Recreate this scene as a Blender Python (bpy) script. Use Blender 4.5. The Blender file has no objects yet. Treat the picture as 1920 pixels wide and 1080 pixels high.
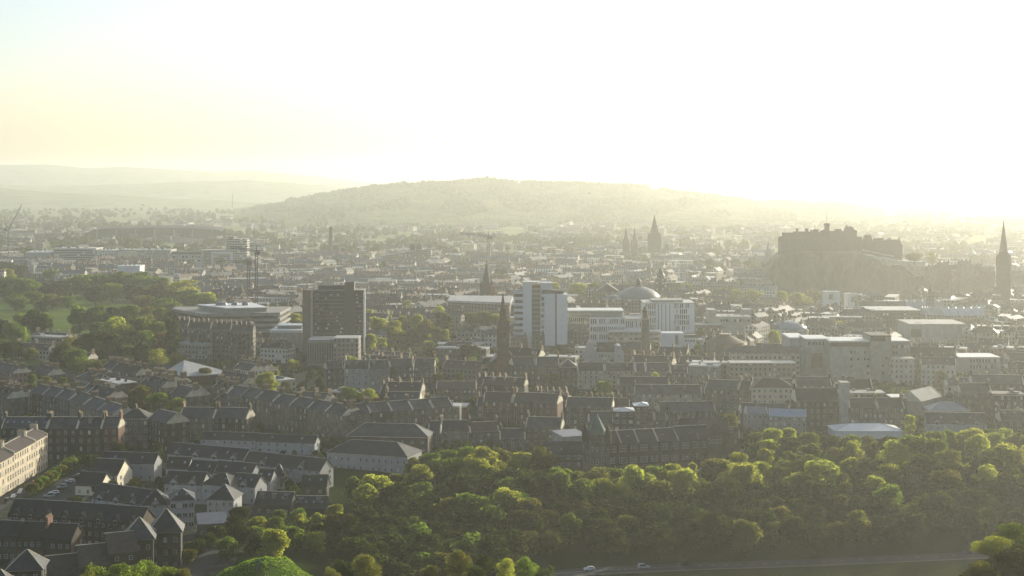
import bpy, math, random
from mathutils import Vector, Matrix, noise
R = math.radians
S = bpy.context.scene
col = S.collection
rnd = random.Random(7)

# ---------------------------------------------------------------- camera, sky, sun, exposure
CAMZ, FOC, HOR = 130.0, 2900.0, 340.0          # eye height over the town, focal length and horizon row on a 1920 wide frame
cam = bpy.data.objects.new('camera', bpy.data.cameras.new('camera'))
col.objects.link(cam)
cam.location = (0, 0, CAMZ)
cam.rotation_euler = (R(90), 0, 0)
cam.data.sensor_width = 36.0
cam.data.lens = 36.0 * FOC / 1920
cam.data.shift_y = -(540 - HOR) / 1920
cam.data.clip_start = 1.0
cam.data.clip_end = 60000
S.camera = cam
SUN_AZ, SUN_EL = R(40), R(15.5)                  # to the right of the view, low
w = bpy.data.worlds.new('World'); S.world = w; w.use_nodes = True
nt = w.node_tree
sky = nt.nodes.new('ShaderNodeTexSky'); sky.sky_type = 'NISHITA'; sky.sun_disc = False
sky.sun_elevation = SUN_EL; sky.sun_rotation = SUN_AZ
sky.altitude = 100; sky.air_density = 0.8; sky.dust_density = 1.9; sky.ozone_density = 0.5
nt.nodes['Background'].inputs['Strength'].default_value = 0.15
nt.links.new(sky.outputs[0], nt.nodes['Background'].inputs[0])
sl = bpy.data.lights.new('sun', 'SUN'); sun = bpy.data.objects.new('sun', sl); col.objects.link(sun)
sl.energy = 5.0; sl.angle = R(0.5); sl.color = (1.0, 0.955, 0.78)
sdir = Vector((math.sin(SUN_AZ) * math.cos(SUN_EL), math.cos(SUN_AZ) * math.cos(SUN_EL), math.sin(SUN_EL)))
sun.rotation_euler = sdir.to_track_quat('Z', 'Y').to_euler()
S.view_settings.view_transform = 'Standard'; S.view_settings.look = 'None'
S.view_settings.exposure = 0.4; S.view_settings.gamma = 1.0
S.cycles.use_denoising = True
S.cycles.max_bounces = 6; S.cycles.diffuse_bounces = 2; S.cycles.glossy_bounces = 2
S.cycles.transmission_bounces = 3; S.cycles.volume_bounces = 1; S.cycles.transparent_max_bounces = 4
HAZE_DENSITY, HAZE_G = 0.98e-4, 0.6

# ---------------------------------------------------------------- helpers
def lerp(a, b, t): return a + (b - a) * t
def sstep(a, b, x):
    t = min(1.0, max(0.0, (x - a) / (b - a))); return t * t * (3 - 2 * t)
def interp(tab, x):
    if x <= tab[0][0]: return tab[0][1]
    for (x0, y0), (x1, y1) in zip(tab, tab[1:]):
        if x <= x1: return lerp(y0, y1, (x - x0) / (x1 - x0))
    return tab[-1][1]
def X(px, d): return (px - 960) / FOC * d                     # a bearing on the photo and a distance give a place
def Z(py, d): return CAMZ - (py - HOR) / FOC * d
def dist(py, z=0.0): return FOC * (CAMZ - z) / (py - HOR)
def PX(x, d): return 960 + FOC * x / d
def PY(z, d): return HOR + FOC * (CAMZ - z) / d

def terr(x, y):
    """height of the land: flat town, a wooded bank with a road at its foot, the hill the camera stands on"""
    bank = sstep(-100, -30, x + 0.0)
    town = -13 * bank * (1 - sstep(590, 722, y))
    slope = 125 - 0.29 * y
    bump = 23.5 * math.exp(-abs((x + 63) / 21) ** 2.2 - ((y - 400) / 34) ** 2)
    if bump > 1: bump *= 1 + .09 * noise.noise(Vector((x * .11, y * .05, 1))) + .05 * noise.noise(Vector((x * .3, y * .12, 5)))
    bump += 17 * math.exp(-((x + 98) / 16) ** 2 - ((y - 380) / 30) ** 2)
    bump += 7 * math.exp(-((x + 30) / 12) ** 2 - ((y - 400) / 30) ** 2)
    bump += 17 * math.exp(-((x + 8) / 20) ** 2 - ((y - 400) / 30) ** 2)
    bump += 22 * math.exp(-((x - 108) / 22) ** 2 - ((y - 330) / 40) ** 2)
    k = sstep(-6, 6, slope - town)
    return lerp(town, max(slope, town), k) + bump

class MB:
    """collects faces for ONE mesh object"""
    def __init__(s): s.v = []; s.f = []; s.m = []
    def face(s, pts, m=0):
        n = len(s.v); s.v += [tuple(p) for p in pts]; s.f.append(tuple(range(n, n + len(pts)))); s.m.append(m)
    def solid(s, pts, faces, m=0):
        n = len(s.v); s.v += [tuple(p) for p in pts]
        for f in faces: s.f.append(tuple(n + i for i in f)); s.m.append(m)
    def box(s, x0, y0, z0, x1, y1, z1, m=0):
        s.solid([(x0, y0, z0), (x1, y0, z0), (x1, y1, z0), (x0, y1, z0), (x0, y0, z1), (x1, y0, z1), (x1, y1, z1), (x0, y1, z1)],
                [(0, 3, 2, 1), (4, 5, 6, 7), (0, 1, 5, 4), (1, 2, 6, 5), (2, 3, 7, 6), (3, 0, 4, 7)], m)
    def prism(s, prof, x0, x1, m=0):
        """a (y, z) outline pulled along x"""
        n = len(prof)
        s.solid([(x0, y, z) for y, z in prof] + [(x1, y, z) for y, z in prof],
                [tuple(range(n))[::-1], tuple(range(n, 2 * n))] + [(i, (i + 1) % n, n + (i + 1) % n, n + i) for i in range(n)], m)
    def prism_y(s, prof, y0, y1, m=0):
        """an (x, z) outline pulled along y"""
        n = len(prof)
        s.solid([(x, y0, z) for x, z in prof] + [(x, y1, z) for x, z in prof],
                [tuple(range(n)), tuple(range(n, 2 * n))[::-1]] + [(i, n + i, n + (i + 1) % n, (i + 1) % n) for i in range(n)], m)
    def lathe(s, c, prof, n=16, m=0, a0=0.0):
        """(radius, z) outline turned about a vertical axis at c"""
        k = len(prof); b = len(s.v)
        for r, z in prof:
            for i in range(n):
                a = a0 + 2 * math.pi * i / n
                s.v.append((c[0] + r * math.cos(a), c[1] + r * math.sin(a), c[2] + z))
        for j in range(k - 1):
            for i in range(n):
                s.f.append((b + j * n + i, b + j * n + (i + 1) % n, b + (j + 1) * n + (i + 1) % n, b + (j + 1) * n + i)); s.m.append(m)
        s.f.append(tuple(b + (k - 1) * n + i for i in range(n))); s.m.append(m)
        s.f.append(tuple(b + i for i in range(n))[::-1]); s.m.append(m)
    def bar(s, p, q, r0, r1=None, n=4, m=0):
        p, q = Vector(p), Vector(q); r1 = r0 if r1 is None else r1
        d = (q - p).normalized(); u = d.orthogonal().normalized(); v = d.cross(u); b = len(s.v)
        for c, r in ((p, r0), (q, r1)):
            for i in range(n):
                a = 2 * math.pi * (i + .5) / n; s.v.append(tuple(c + u * (r * math.cos(a)) + v * (r * math.sin(a))))
        for i in range(n): s.f.append((b + i, b + (i + 1) % n, b + n + (i + 1) % n, b + n + i)); s.m.append(m)
        s.f.append(tuple(b + i for i in range(n))[::-1]); s.m.append(m)
        s.f.append(tuple(b + n + i for i in range(n))); s.m.append(m)
    def mesh(s, name, mats, off=(0, 0, 0), smooth=False):
        me = bpy.data.meshes.new(name)
        ox, oy, oz = off
        me.from_pydata([(x - ox, y - oy, z - oz) for x, y, z in s.v], [], s.f)
        for k in (mats if isinstance(mats, (list, tuple)) else [mats]): me.materials.append(M[k] if isinstance(k, str) else k)
        me.polygons.foreach_set('material_index', s.m)
        if smooth: me.polygons.foreach_set('use_smooth', [True] * len(s.f))
        me.update(); return me
    def build(s, name, mats, parent=None, smooth=False, loc=None):
        """vertices are in the parent's own frame; without a parent they are in the world's"""
        o = bpy.data.objects.new(name, s.mesh(name, mats, loc or (0, 0, 0), smooth)); col.objects.link(o)
        if loc: o.location = loc
        if parent: o.parent = parent
        return o

def tag(o, label=None, cat=None, group=None, kind=None):
    for k, v in (('label', label), ('category', cat), ('group', group), ('kind', kind)):
        if v: o[k] = v
    return o
def thing(name, label, cat, loc=(0, 0, 0), rz=0.0, group=None):
    o = bpy.data.objects.new(name, None); col.objects.link(o); o.empty_display_size = 1
    o.location = loc; o.rotation_euler = (0, 0, rz)
    return tag(o, label, cat, group)
def put(name, me, parent, loc, rz=0.0, sc=None):
    o = bpy.data.objects.new(name, me); col.objects.link(o); o.parent = parent; o.location = loc
    if rz: o.rotation_euler = (0, 0, rz)
    if sc: o.scale = sc
    return o
def copy_tree(o, parent=None):
    c = o.copy(); col.objects.link(c); c.parent = parent
    for ch in list(o.children): copy_tree(ch, c)
    return c

# labels that are worked out at the end, from what a thing stands beside
LM = []            # (phrase, px, py)
AUTO = []          # [object, description, px, py]
def auto(o, desc, x, y, z, cat, group):
    tag(o, None, cat, group); AUTO.append([o, desc, PX(x, y), PY(z, y), None]); return o
def lm(phrase, px, py): LM.append((phrase, px, py))

# where the ground is taken, and what must stay visible
OCC = set(); CELL = 3.0
GUARD = {}
def rect_cells(A, B, D, pad=0.0):
    ax, ay = A; bx_, by = B; L = math.hypot(bx_ - ax, by - ay); u = ((bx_ - ax) / L, (by - ay) / L); n = (-u[1], u[0])
    s_, out = -pad, set()
    while s_ <= L + pad:
        t = -pad
        while t <= D + pad:
            out.add((int((ax + u[0] * s_ + n[0] * t) // CELL), int((ay + u[1] * s_ + n[1] * t) // CELL)))
            t += 2.0
        s_ += 2.0
    return out
def guard(px0, px1, ybase, d):
    for k in range(int(px0 // 8), int(px1 // 8) + 1): GUARD.setdefault(k, []).append((d, ybase))
def blocked(px0, px1, ytop, d, tol=4):
    for k in range(int(px0 // 8), int(px1 // 8) + 1):
        for dg, yb in GUARD.get(k, ()):
            if dg > d + 1 and ytop < yb - tol: return True
    return False

# ---------------------------------------------------------------- materials
M = {}
def nodes(name):
    m = bpy.data.materials.new(name); m.use_nodes = True; M[name] = m
    t = m.node_tree; return m, t, t.nodes['Principled BSDF'], lambda ty: t.nodes.new(ty)
def paint(name, c, rough=0.85, scale=0.35, amt=0.35, rand=0.25, c2=None, spec=0.3, metal=0.0, bump=0.0):
    """base colour broken up by two sizes of noise and a shift for each object"""
    m, t, b, N = nodes(name)
    tc = N('ShaderNodeTexCoord'); oi = N('ShaderNodeObjectInfo')
    n1 = N('ShaderNodeTexNoise'); n1.inputs['Scale'].default_value = scale; n1.inputs['Detail'].default_value = 6
    add = N('ShaderNodeVectorMath'); add.operation = 'ADD'
    t.links.new(tc.outputs['Object'], add.inputs[0]); t.links.new(oi.outputs['Location'], add.inputs[1])
    t.links.new(add.outputs[0], n1.inputs['Vector'])
    mx = N('ShaderNodeMix'); mx.data_type = 'RGBA'
    c2 = c2 or tuple(v * (1 - amt) for v in c)
    mx.inputs[6].default_value = (*c2, 1); mx.inputs[7].default_value = (*c, 1)
    mr = N('ShaderNodeMapRange'); mr.inputs[1].default_value = 0.35; mr.inputs[2].default_value = 0.65
    t.links.new(n1.outputs[0], mr.inputs[0]); t.links.new(mr.outputs[0], mx.inputs[0])
    hs = N('ShaderNodeHueSaturation')
    r2 = N('ShaderNodeMapRange'); r2.inputs[3].default_value = 1 - rand; r2.inputs[4].default_value = 1 + rand
    t.links.new(oi.outputs['Random'], r2.inputs[0]); t.links.new(r2.outputs[0], hs.inputs['Value'])
    t.links.new(mx.outputs[2], hs.inputs['Color']); t.links.new(hs.outputs[0], b.inputs['Base Color'])
    b.inputs['Roughness'].default_value = rough; b.inputs['Specular IOR Level'].default_value = spec; b.inputs['Metallic'].default_value = metal
    if bump:
        bp = N('ShaderNodeBump'); bp.inputs['Strength'].default_value = bump; bp.inputs['Distance'].default_value = 0.3
        n2 = N('ShaderNodeTexNoise'); n2.inputs['Scale'].default_value = scale * 6; t.links.new(add.outputs[0], n2.inputs['Vector'])
        t.links.new(n2.outputs[0], bp.inputs['Height']); t.links.new(bp.outputs[0], b.inputs['Normal'])
    return m

def facade(name, wall, bay=3.0, floor=3.3, win=(0.3, 0.7, 0.25, 0.75), glass=(0.03, 0.035, 0.04), amt=0.3, lit=0.12, frame=None):
    """wall whose windows are a pattern of the surface, for buildings too far off for window parts"""
    m, t, b, N = nodes(name)
    L = t.links.new
    def mth(op, a, bb=None):
        n = N('ShaderNodeMath'); n.operation = op
        for i, v in enumerate((a, bb)):
            if v is None: continue
            if isinstance(v, (int, float)): n.inputs[i].default_value = v
            else: L(v, n.inputs[i])
        return n.outputs[0]
    tc = N('ShaderNodeTexCoord'); oi = N('ShaderNodeObjectInfo'); sp = N('ShaderNodeSeparateXYZ'); sn = N('ShaderNodeSeparateXYZ')
    L(tc.outputs['Object'], sp.inputs[0]); L(tc.outputs['Normal'], sn.inputs[0])
    ax = mth('GREATER_THAN', mth('ABSOLUTE', sn.outputs[0]), 0.7)
    u = mth('ADD', mth('MULTIPLY', sp.outputs[1], ax), mth('MULTIPLY', sp.outputs[0], mth('SUBTRACT', 1.0, ax)))
    u = mth('DIVIDE', u, bay); v = mth('DIVIDE', sp.outputs[2], floor)
    fu, fv = mth('FRACT', u), mth('FRACT', v)
    def band(f, a, c): return mth('MULTIPLY', mth('GREATER_THAN', f, a), mth('LESS_THAN', f, c))
    w_ = mth('MULTIPLY', band(fu, win[0], win[1]), band(fv, win[2], win[3]))
    w_ = mth('MULTIPLY', w_, mth('LESS_THAN', mth('ABSOLUTE', sn.outputs[2]), 0.5))
    cv = N('ShaderNodeCombineXYZ'); L(mth('FLOOR', u), cv.inputs[0]); L(mth('FLOOR', v), cv.inputs[1]); L(oi.outputs['Random'], cv.inputs[2])
    wn = N('ShaderNodeTexWhiteNoise'); L(cv.outputs[0], wn.inputs['Vector'])
    g = N('ShaderNodeMix'); g.data_type = 'RGBA'; g.inputs[6].default_value = (*glass, 1); g.inputs[7].default_value = (0.5, 0.5, 0.46, 1)
    L(mth('LESS_THAN', wn.outputs[0], lit), g.inputs[0])  # some panes coloured paler to stand in for bright reflections
    n1 = N('ShaderNodeTexNoise'); n1.inputs['Scale'].default_value = 0.25; n1.inputs['Detail'].default_value = 5
    add = N('ShaderNodeVectorMath'); L(tc.outputs['Object'], add.inputs[0]); L(oi.outputs['Location'], add.inputs[1]); L(add.outputs[0], n1.inputs['Vector'])
    wc = N('ShaderNodeMix'); wc.data_type = 'RGBA'; wc.inputs[6].default_value = (*[x * (1 - amt) for x in wall], 1); wc.inputs[7].default_value = (*[min(1, x * (1 + amt * .5)) for x in wall], 1)
    L(n1.outputs[0], wc.inputs[0])
    hs = N('ShaderNodeHueSaturation'); r2 = N('ShaderNodeMapRange'); r2.inputs[3].default_value = 0.7; r2.inputs[4].default_value = 1.2
    L(oi.outputs['Random'], r2.inputs[0]); L(r2.outputs[0], hs.inputs['Value']); L(wc.outputs[2], hs.inputs['Color'])
    mx = N('ShaderNodeMix'); mx.data_type = 'RGBA'
    L(w_, mx.inputs[0]); L(hs.outputs[0], mx.inputs[6]); L(g.outputs[2], mx.inputs[7]); L(mx.outputs[2], b.inputs['Base Color'])
    ro = N('ShaderNodeMapRange'); ro.inputs[3].default_value = 0.85; ro.inputs[4].default_value = 0.15; L(w_, ro.inputs[0]); L(ro.outputs[0], b.inputs['Roughness'])
    return m

def leaf(name, c, tr, amt=0.3, tmix=0.5):
    m = bpy.data.materials.new(name); m.use_nodes = True; M[name] = m; t = m.node_tree; t.nodes.clear(); N = t.nodes.new
    oi = N('ShaderNodeObjectInfo'); tc = N('ShaderNodeTexCoord'); n1 = N('ShaderNodeTexNoise'); n1.inputs['Scale'].default_value = 0.35; n1.inputs['Detail'].default_value = 3
    add = N('ShaderNodeVectorMath'); t.links.new(tc.outputs['Object'], add.inputs[0]); t.links.new(oi.outputs['Location'], add.inputs[1]); t.links.new(add.outputs[0], n1.inputs['Vector'])
    mul = N('ShaderNodeMath'); mul.operation = 'ADD'; t.links.new(n1.outputs[0], mul.inputs[0]); t.links.new(oi.outputs['Random'], mul.inputs[1])
    mr = N('ShaderNodeMapRange'); mr.inputs[1].default_value = 0.2; mr.inputs[2].default_value = 1.7; mr.inputs[3].default_value = 1 - amt; mr.inputs[4].default_value = 1 + amt
    t.links.new(mul.outputs[0], mr.inputs[0])
    outs = []
    for cc, ty in ((c, 'ShaderNodeBsdfDiffuse'), (tr, 'ShaderNodeBsdfTranslucent')):
        h = N('ShaderNodeHueSaturation'); h.inputs['Color'].default_value = (*cc, 1); t.links.new(mr.outputs[0], h.inputs['Value'])
        hm = N('ShaderNodeMapRange'); hm.inputs[3].default_value = 0.494; hm.inputs[4].default_value = 0.514
        t.links.new(oi.outputs['Random'], hm.inputs[0]); t.links.new(hm.outputs[0], h.inputs['Hue'])
        b = N(ty); t.links.new(h.outputs[0], b.inputs['Color']); outs.append(b)
    mx = N('ShaderNodeMixShader'); mx.inputs[0].default_value = tmix
    t.links.new(outs[0].outputs[0], mx.inputs[1]); t.links.new(outs[1].outputs[0], mx.inputs[2])
    o = N('ShaderNodeOutputMaterial'); t.links.new(mx.outputs[0], o.inputs['Surface'])

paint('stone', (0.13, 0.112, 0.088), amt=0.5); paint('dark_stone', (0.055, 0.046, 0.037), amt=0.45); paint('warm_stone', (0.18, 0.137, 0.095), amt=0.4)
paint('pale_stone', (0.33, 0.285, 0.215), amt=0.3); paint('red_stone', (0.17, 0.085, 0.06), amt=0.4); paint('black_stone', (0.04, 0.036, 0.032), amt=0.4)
paint('grey_render', (0.25, 0.245, 0.23), amt=0.25); paint('white_render', (0.36, 0.355, 0.345), amt=0.14, rand=0.08); paint('sunlit_cream', (0.78, 0.70, 0.53), amt=0.1, rand=0.03); paint('sunlit_stone', (0.56, 0.47, 0.34), amt=0.2, rand=0.08); paint('cream_render', (0.56, 0.49, 0.36), amt=0.15, rand=0.1)  # lit copies of cream and stone, paled for the sunlit walls
paint('brown_brick', (0.085, 0.063, 0.045), amt=0.35); paint('concrete', (0.30, 0.29, 0.26), amt=0.25); paint('white_panel', (0.58, 0.58, 0.58), amt=0.08, rand=0.04, rough=0.6)
paint('brown_panel', (0.16, 0.11, 0.075), amt=0.3); paint('dark_panel', (0.035, 0.035, 0.038), amt=0.3, rough=0.6)
paint('slate', (0.046, 0.047, 0.052), rough=0.6, scale=0.3, amt=0.62, rand=0.4, spec=0.4); paint('dark_slate', (0.018, 0.018, 0.021), rough=0.65, scale=0.3, amt=0.55, rand=0.35, spec=0.35)
paint('brown_tile', (0.07, 0.05, 0.042), rough=0.7, scale=0.8, amt=0.4); paint('lead', (0.17, 0.18, 0.20), rough=0.5, amt=0.25, spec=0.5); paint('flat_roof', (0.42, 0.41, 0.38), rough=0.6, amt=0.3)
paint('white_roof', (0.62, 0.62, 0.60), rough=0.5, amt=0.12, rand=0.05); paint('copper', (0.07, 0.125, 0.105), amt=0.3); paint('glass_roof', (0.20, 0.25, 0.31), rough=0.3, amt=0.2, spec=0.6)
paint('glint_ridge_stone', (0.58, 0.52, 0.40), amt=0.3); paint('pot', (0.58, 0.43, 0.26), amt=0.4, rand=0.3); paint('frame', (0.55, 0.55, 0.53), amt=0.1, rand=0.1); paint('bark', (0.06, 0.045, 0.03), amt=0.4)  # ridges, skews and pots paled in colour to suggest sunlit glints
paint('pane', (0.022, 0.026, 0.03), rough=0.12, amt=0.4, rand=0.5, spec=0.6); paint('blind', (0.42, 0.40, 0.34), rough=0.4, amt=0.2, rand=0.35); paint('sun_reflection_pane', (0.30, 0.17, 0.06), rough=0.25, amt=0.3)  # amber pane colour stands in for orange sun reflections
paint('rock', (0.055, 0.048, 0.036), scale=0.05, amt=0.0, c2=(0.024, 0.028, 0.014), rand=0.0, bump=0.6); paint('steel', (0.10, 0.10, 0.11), rough=0.5, amt=0.2); paint('crane_red', (0.30, 0.06, 0.05), amt=0.2)
paint('asphalt', (0.038, 0.038, 0.04), scale=0.2, amt=0.25, rand=0.0); paint('pavement', (0.13, 0.125, 0.11), scale=0.4, amt=0.2, rand=0.0); paint('road_paint', (0.7, 0.7, 0.66), amt=0.2)
paint('tyre', (0.015, 0.015, 0.015)); paint('car_glass', (0.01, 0.012, 0.015), rough=0.08, spec=0.7, rand=0); paint('crane_blue', (0.10, 0.32, 0.50), amt=0.2)
for nme, cc in (('car_white', (0.75, 0.75, 0.74)), ('car_silver', (0.42, 0.43, 0.45)), ('car_black', (0.015, 0.015, 0.018)), ('car_blue', (0.03, 0.06, 0.16)), ('car_red', (0.28, 0.02, 0.02))):
    paint(nme, cc, rough=0.25, amt=0.05, rand=0.05, spec=0.6)
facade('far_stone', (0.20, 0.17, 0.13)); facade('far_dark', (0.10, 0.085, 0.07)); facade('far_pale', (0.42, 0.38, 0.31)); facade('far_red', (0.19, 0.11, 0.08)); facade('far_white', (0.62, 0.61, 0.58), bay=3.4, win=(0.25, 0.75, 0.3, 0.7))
paint('hazed_slate', (0.13, 0.13, 0.13), rough=0.6, amt=0.3); paint('hazed_brown', (0.17, 0.13, 0.10), amt=0.3)  # slate and brown paled so distant roofs look hazier
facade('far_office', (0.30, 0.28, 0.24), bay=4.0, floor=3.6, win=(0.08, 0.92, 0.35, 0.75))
leaf('leaf_green', (0.034, 0.058, 0.010), (0.32, 0.42, 0.045)); leaf('leaf_dark', (0.015, 0.024, 0.007), (0.10, 0.13, 0.018), tmix=0.4)  # dark leaves toned down further to carry the lower wood's shade
leaf('grass_blade', (0.05, 0.09, 0.015), (0.20, 0.30, 0.035))
leaf('leaf_yellow', (0.09, 0.11, 0.02), (0.60, 0.62, 0.08), tmix=0.58); leaf('leaf_olive', (0.034, 0.038, 0.010), (0.32, 0.31, 0.05)); leaf('hazed_leaf_dark', (0.075, 0.09, 0.04), (0.16, 0.19, 0.05)); leaf('hazed_leaf_olive', (0.10, 0.11, 0.05), (0.20, 0.21, 0.06)); leaf('hazed_leaf_yellow', (0.12, 0.13, 0.05), (0.24, 0.25, 0.06))  # far leaves are lightened copies, distance haze put into their colour
leaf('leaf_rust', (0.12, 0.055, 0.02), (0.22, 0.10, 0.025))

# ---------------------------------------------------------------- ground, park, roads, hills, castle rock
def ground_mat(name, ca, cb, s1, s2, cc=None, rough=0.95):
    m, t, b, N = nodes(name); L = t.links.new
    tc = N('ShaderNodeTexCoord')
    n1 = N('ShaderNodeTexNoise'); n1.inputs['Scale'].default_value = s1; n1.inputs['Detail'].default_value = 8; L(tc.outputs['Object'], n1.inputs['Vector'])
    n2 = N('ShaderNodeTexNoise'); n2.inputs['Scale'].default_value = s2; n2.inputs['Detail'].default_value = 6; L(tc.outputs['Object'], n2.inputs['Vector'])
    mr = N('ShaderNodeMapRange'); mr.inputs[1].default_value = .42; mr.inputs[2].default_value = .58; L(n1.outputs[0], mr.inputs[0])
    a = N('ShaderNodeMix'); a.data_type = 'RGBA'; a.inputs[6].default_value = (*ca, 1); a.inputs[7].default_value = (*cb, 1); L(mr.outputs[0], a.inputs[0])
    m2 = N('ShaderNodeMapRange'); m2.inputs[1].default_value = .5; m2.inputs[2].default_value = .66; L(n2.outputs[0], m2.inputs[0])
    c = N('ShaderNodeMix'); c.data_type = 'RGBA'; L(a.outputs[2], c.inputs[6]); c.inputs[7].default_value = (*(cc or ca), 1); L(m2.outputs[0], c.inputs[0])
    L(c.outputs[2], b.inputs['Base Color']); b.inputs['Roughness'].default_value = rough; b.inputs['Specular IOR Level'].default_value = 0.0
ground_mat('town_ground', (0.05, 0.05, 0.048), (0.035, 0.05, 0.018), 0.03, 0.2, (0.10, 0.095, 0.085))
ground_mat('hill_grass', (0.06, 0.10, 0.018), (0.085, 0.12, 0.025), 0.12, 0.5, (0.10, 0.095, 0.035))
ground_mat('verge_grass', (0.02, 0.032, 0.009), (0.03, 0.04, 0.012), 0.06, 0.4, (0.02, 0.024, 0.008))
ground_mat('lawn', (0.10, 0.15, 0.03), (0.075, 0.12, 0.025), 0.02, 0.12, (0.13, 0.15, 0.04))
ground_mat('fields', (0.20, 0.23, 0.11), (0.26, 0.26, 0.16), 0.004, 0.012, (0.14, 0.16, 0.08))  # pale spring fields, raised in tone to look hazier far off
ground_mat('hill_wood', (0.045, 0.06, 0.026), (0.09, 0.10, 0.042), 0.022, 0.006, (0.13, 0.135, 0.055))

ys = [-160 + 7 * i for i in range(132)]
while ys[-1] < 16500: ys.append(ys[-1] * 1.045)
NC = 240
g = MB()
for y in ys:
    for i in range(NC + 1):
        x = (i / NC - 0.5) * 1.1 * (y + 330)
        g.v.append((x, y, terr(x, y) if y < 780 else 0.0))
for j in range(len(ys) - 1):
    for i in range(NC):
        a = j * (NC + 1) + i; g.f.append((a, a + 1, a + NC + 2, a + NC + 1))
        cx, cy = g.v[a][0], ys[j]
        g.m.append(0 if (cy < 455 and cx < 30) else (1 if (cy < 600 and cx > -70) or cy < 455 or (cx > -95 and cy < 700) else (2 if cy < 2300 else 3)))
gr = g.build('ground', ['hill_grass', 'verge_grass', 'town_ground', 'fields'], smooth=True); tag(gr, kind='structure')

def sheet(name, pts, z, m, kind='structure'):
    b = MB(); b.face([(x, y, z) for x, y in pts]); return tag(b.build(name, m), kind=kind)
def ribbon(name, line, w, dz, m, step=4.0):
    """a strip of width w along a line of (x, y) places, lying on the land"""
    pts = []
    for (x0, y0), (x1, y1) in zip(line, line[1:]):
        n = max(1, int(math.hypot(x1 - x0, y1 - y0) / step))
        pts += [(lerp(x0, x1, k / n), lerp(y0, y1, k / n)) for k in range(n)]
    pts.append(line[-1]); b = MB()
    for i, (x, y) in enumerate(pts):
        p, q = pts[max(0, i - 1)], pts[min(len(pts) - 1, i + 1)]
        dx, dy = q[0] - p[0], q[1] - p[1]; L = math.hypot(dx, dy); nx, ny = -dy / L, dx / L
        zc = terr(x, y)
        for s_ in (-0.5, 0.5): b.v.append((x + nx * w * s_, y + ny * w * s_, zc + dz))
    for i in range(len(pts) - 1): b.f.append((2 * i, 2 * i + 2, 2 * i + 3, 2 * i + 1)); b.m.append(0)
    return tag(b.build(name, m), kind='structure')
# the park on the far side of the town's first streets
park_px = [(-60, 545), (120, 548), (330, 590), (345, 640), (330, 680), (150, 690), (60, 684), (-60, 690)]
sheet('park_lawn', [(X(px, dist(py)), dist(py)) for px, py in park_px], 0.10, 'lawn')
for a, b_ in (((-60, 577), (330, 585)), ((-60, 603), (240, 600)), ((60, 655), (190, 640))):
    ribbon('park_path', [(X(a[0], dist(a[1])), dist(a[1])), (X(b_[0], dist(b_[1])), dist(b_[1]))], 4.0, 0.16, 'pavement', 40)
# the road at the foot of the wooded bank
road_px = [(1000, 1083), (1040, 1076), (1100, 1071), (1200, 1066), (1290, 1062), (1500, 1055), (1800, 1042), (1990, 1036)]
road_line = [(X(px, dist(py, -13)), dist(py, -13)) for px, py in road_px]
def offset(line, o):
    out = []
    for i, (x, y) in enumerate(line):
        p, q = line[max(0, i - 1)], line[min(len(line) - 1, i + 1)]
        dx, dy = q[0] - p[0], q[1] - p[1]; L = math.hypot(dx, dy); out.append((x - dy / L * o, y + dx / L * o))
    return out
ribbon('hill_road', road_line, 9.0, 0.10, 'asphalt')
ribbon('footway', offset(road_line, -5.9), 1.4, 0.22, 'pavement'); ribbon('footway', offset(road_line, 5.4), 1.6, 0.22, 'verge_grass')
rm = MB()
for i in range(60):
    t = i / 60 * (len(road_line) - 1); k = int(t); f = t - k
    x, y = lerp(road_line[k][0], road_line[k + 1][0], f), lerp(road_line[k][1], road_line[k + 1][1], f)
    dx, dy = road_line[k + 1][0] - road_line[k][0], road_line[k + 1][1] - road_line[k][1]; L = math.hypot(dx, dy); dx, dy = dx / L, dy / L
    zz = terr(x, y) + 0.108
    rm.face([(x - dy * .08, y + dx * .08, zz), (x + dy * .08, y - dx * .08, zz), (x + dx * 1.6 + dy * .08, y + dy * 1.6 - dx * .08, zz), (x + dx * 1.6 - dy * .08, y + dy * 1.6 + dx * .08, zz)])
tag(rm.build('road_markings', 'road_paint'), kind='structure')
# the street beside the sunlit terrace, and the lane that climbs past the green mound
ribbon('street', [(-181, 600), (-181, 735)], 9.0, 0.06, 'asphalt'); ribbon('pavement_strip', [(-175, 600), (-175, 735)], 2.2, 0.16, 'pavement')
ribbon('parking_strip', [(-191, 630), (-191, 716)], 10.4, 0.05, 'asphalt'); ribbon('terrace_street', [(-206, 560), (-206, 716)], 8.0, 0.06, 'asphalt')
ribbon('lane', [(X(330, 500), 500), (X(384, 530), 530), (X(415, 556), 556), (X(440, 590), 590), (X(470, 640), 640)], 7.0, 0.07, 'asphalt')
ribbon('lane_kerb', offset([(X(330, 500), 500), (X(384, 530), 530), (X(415, 556), 556), (X(440, 590), 590)], -4.4), 1.0, 0.18, 'asphalt')

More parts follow.
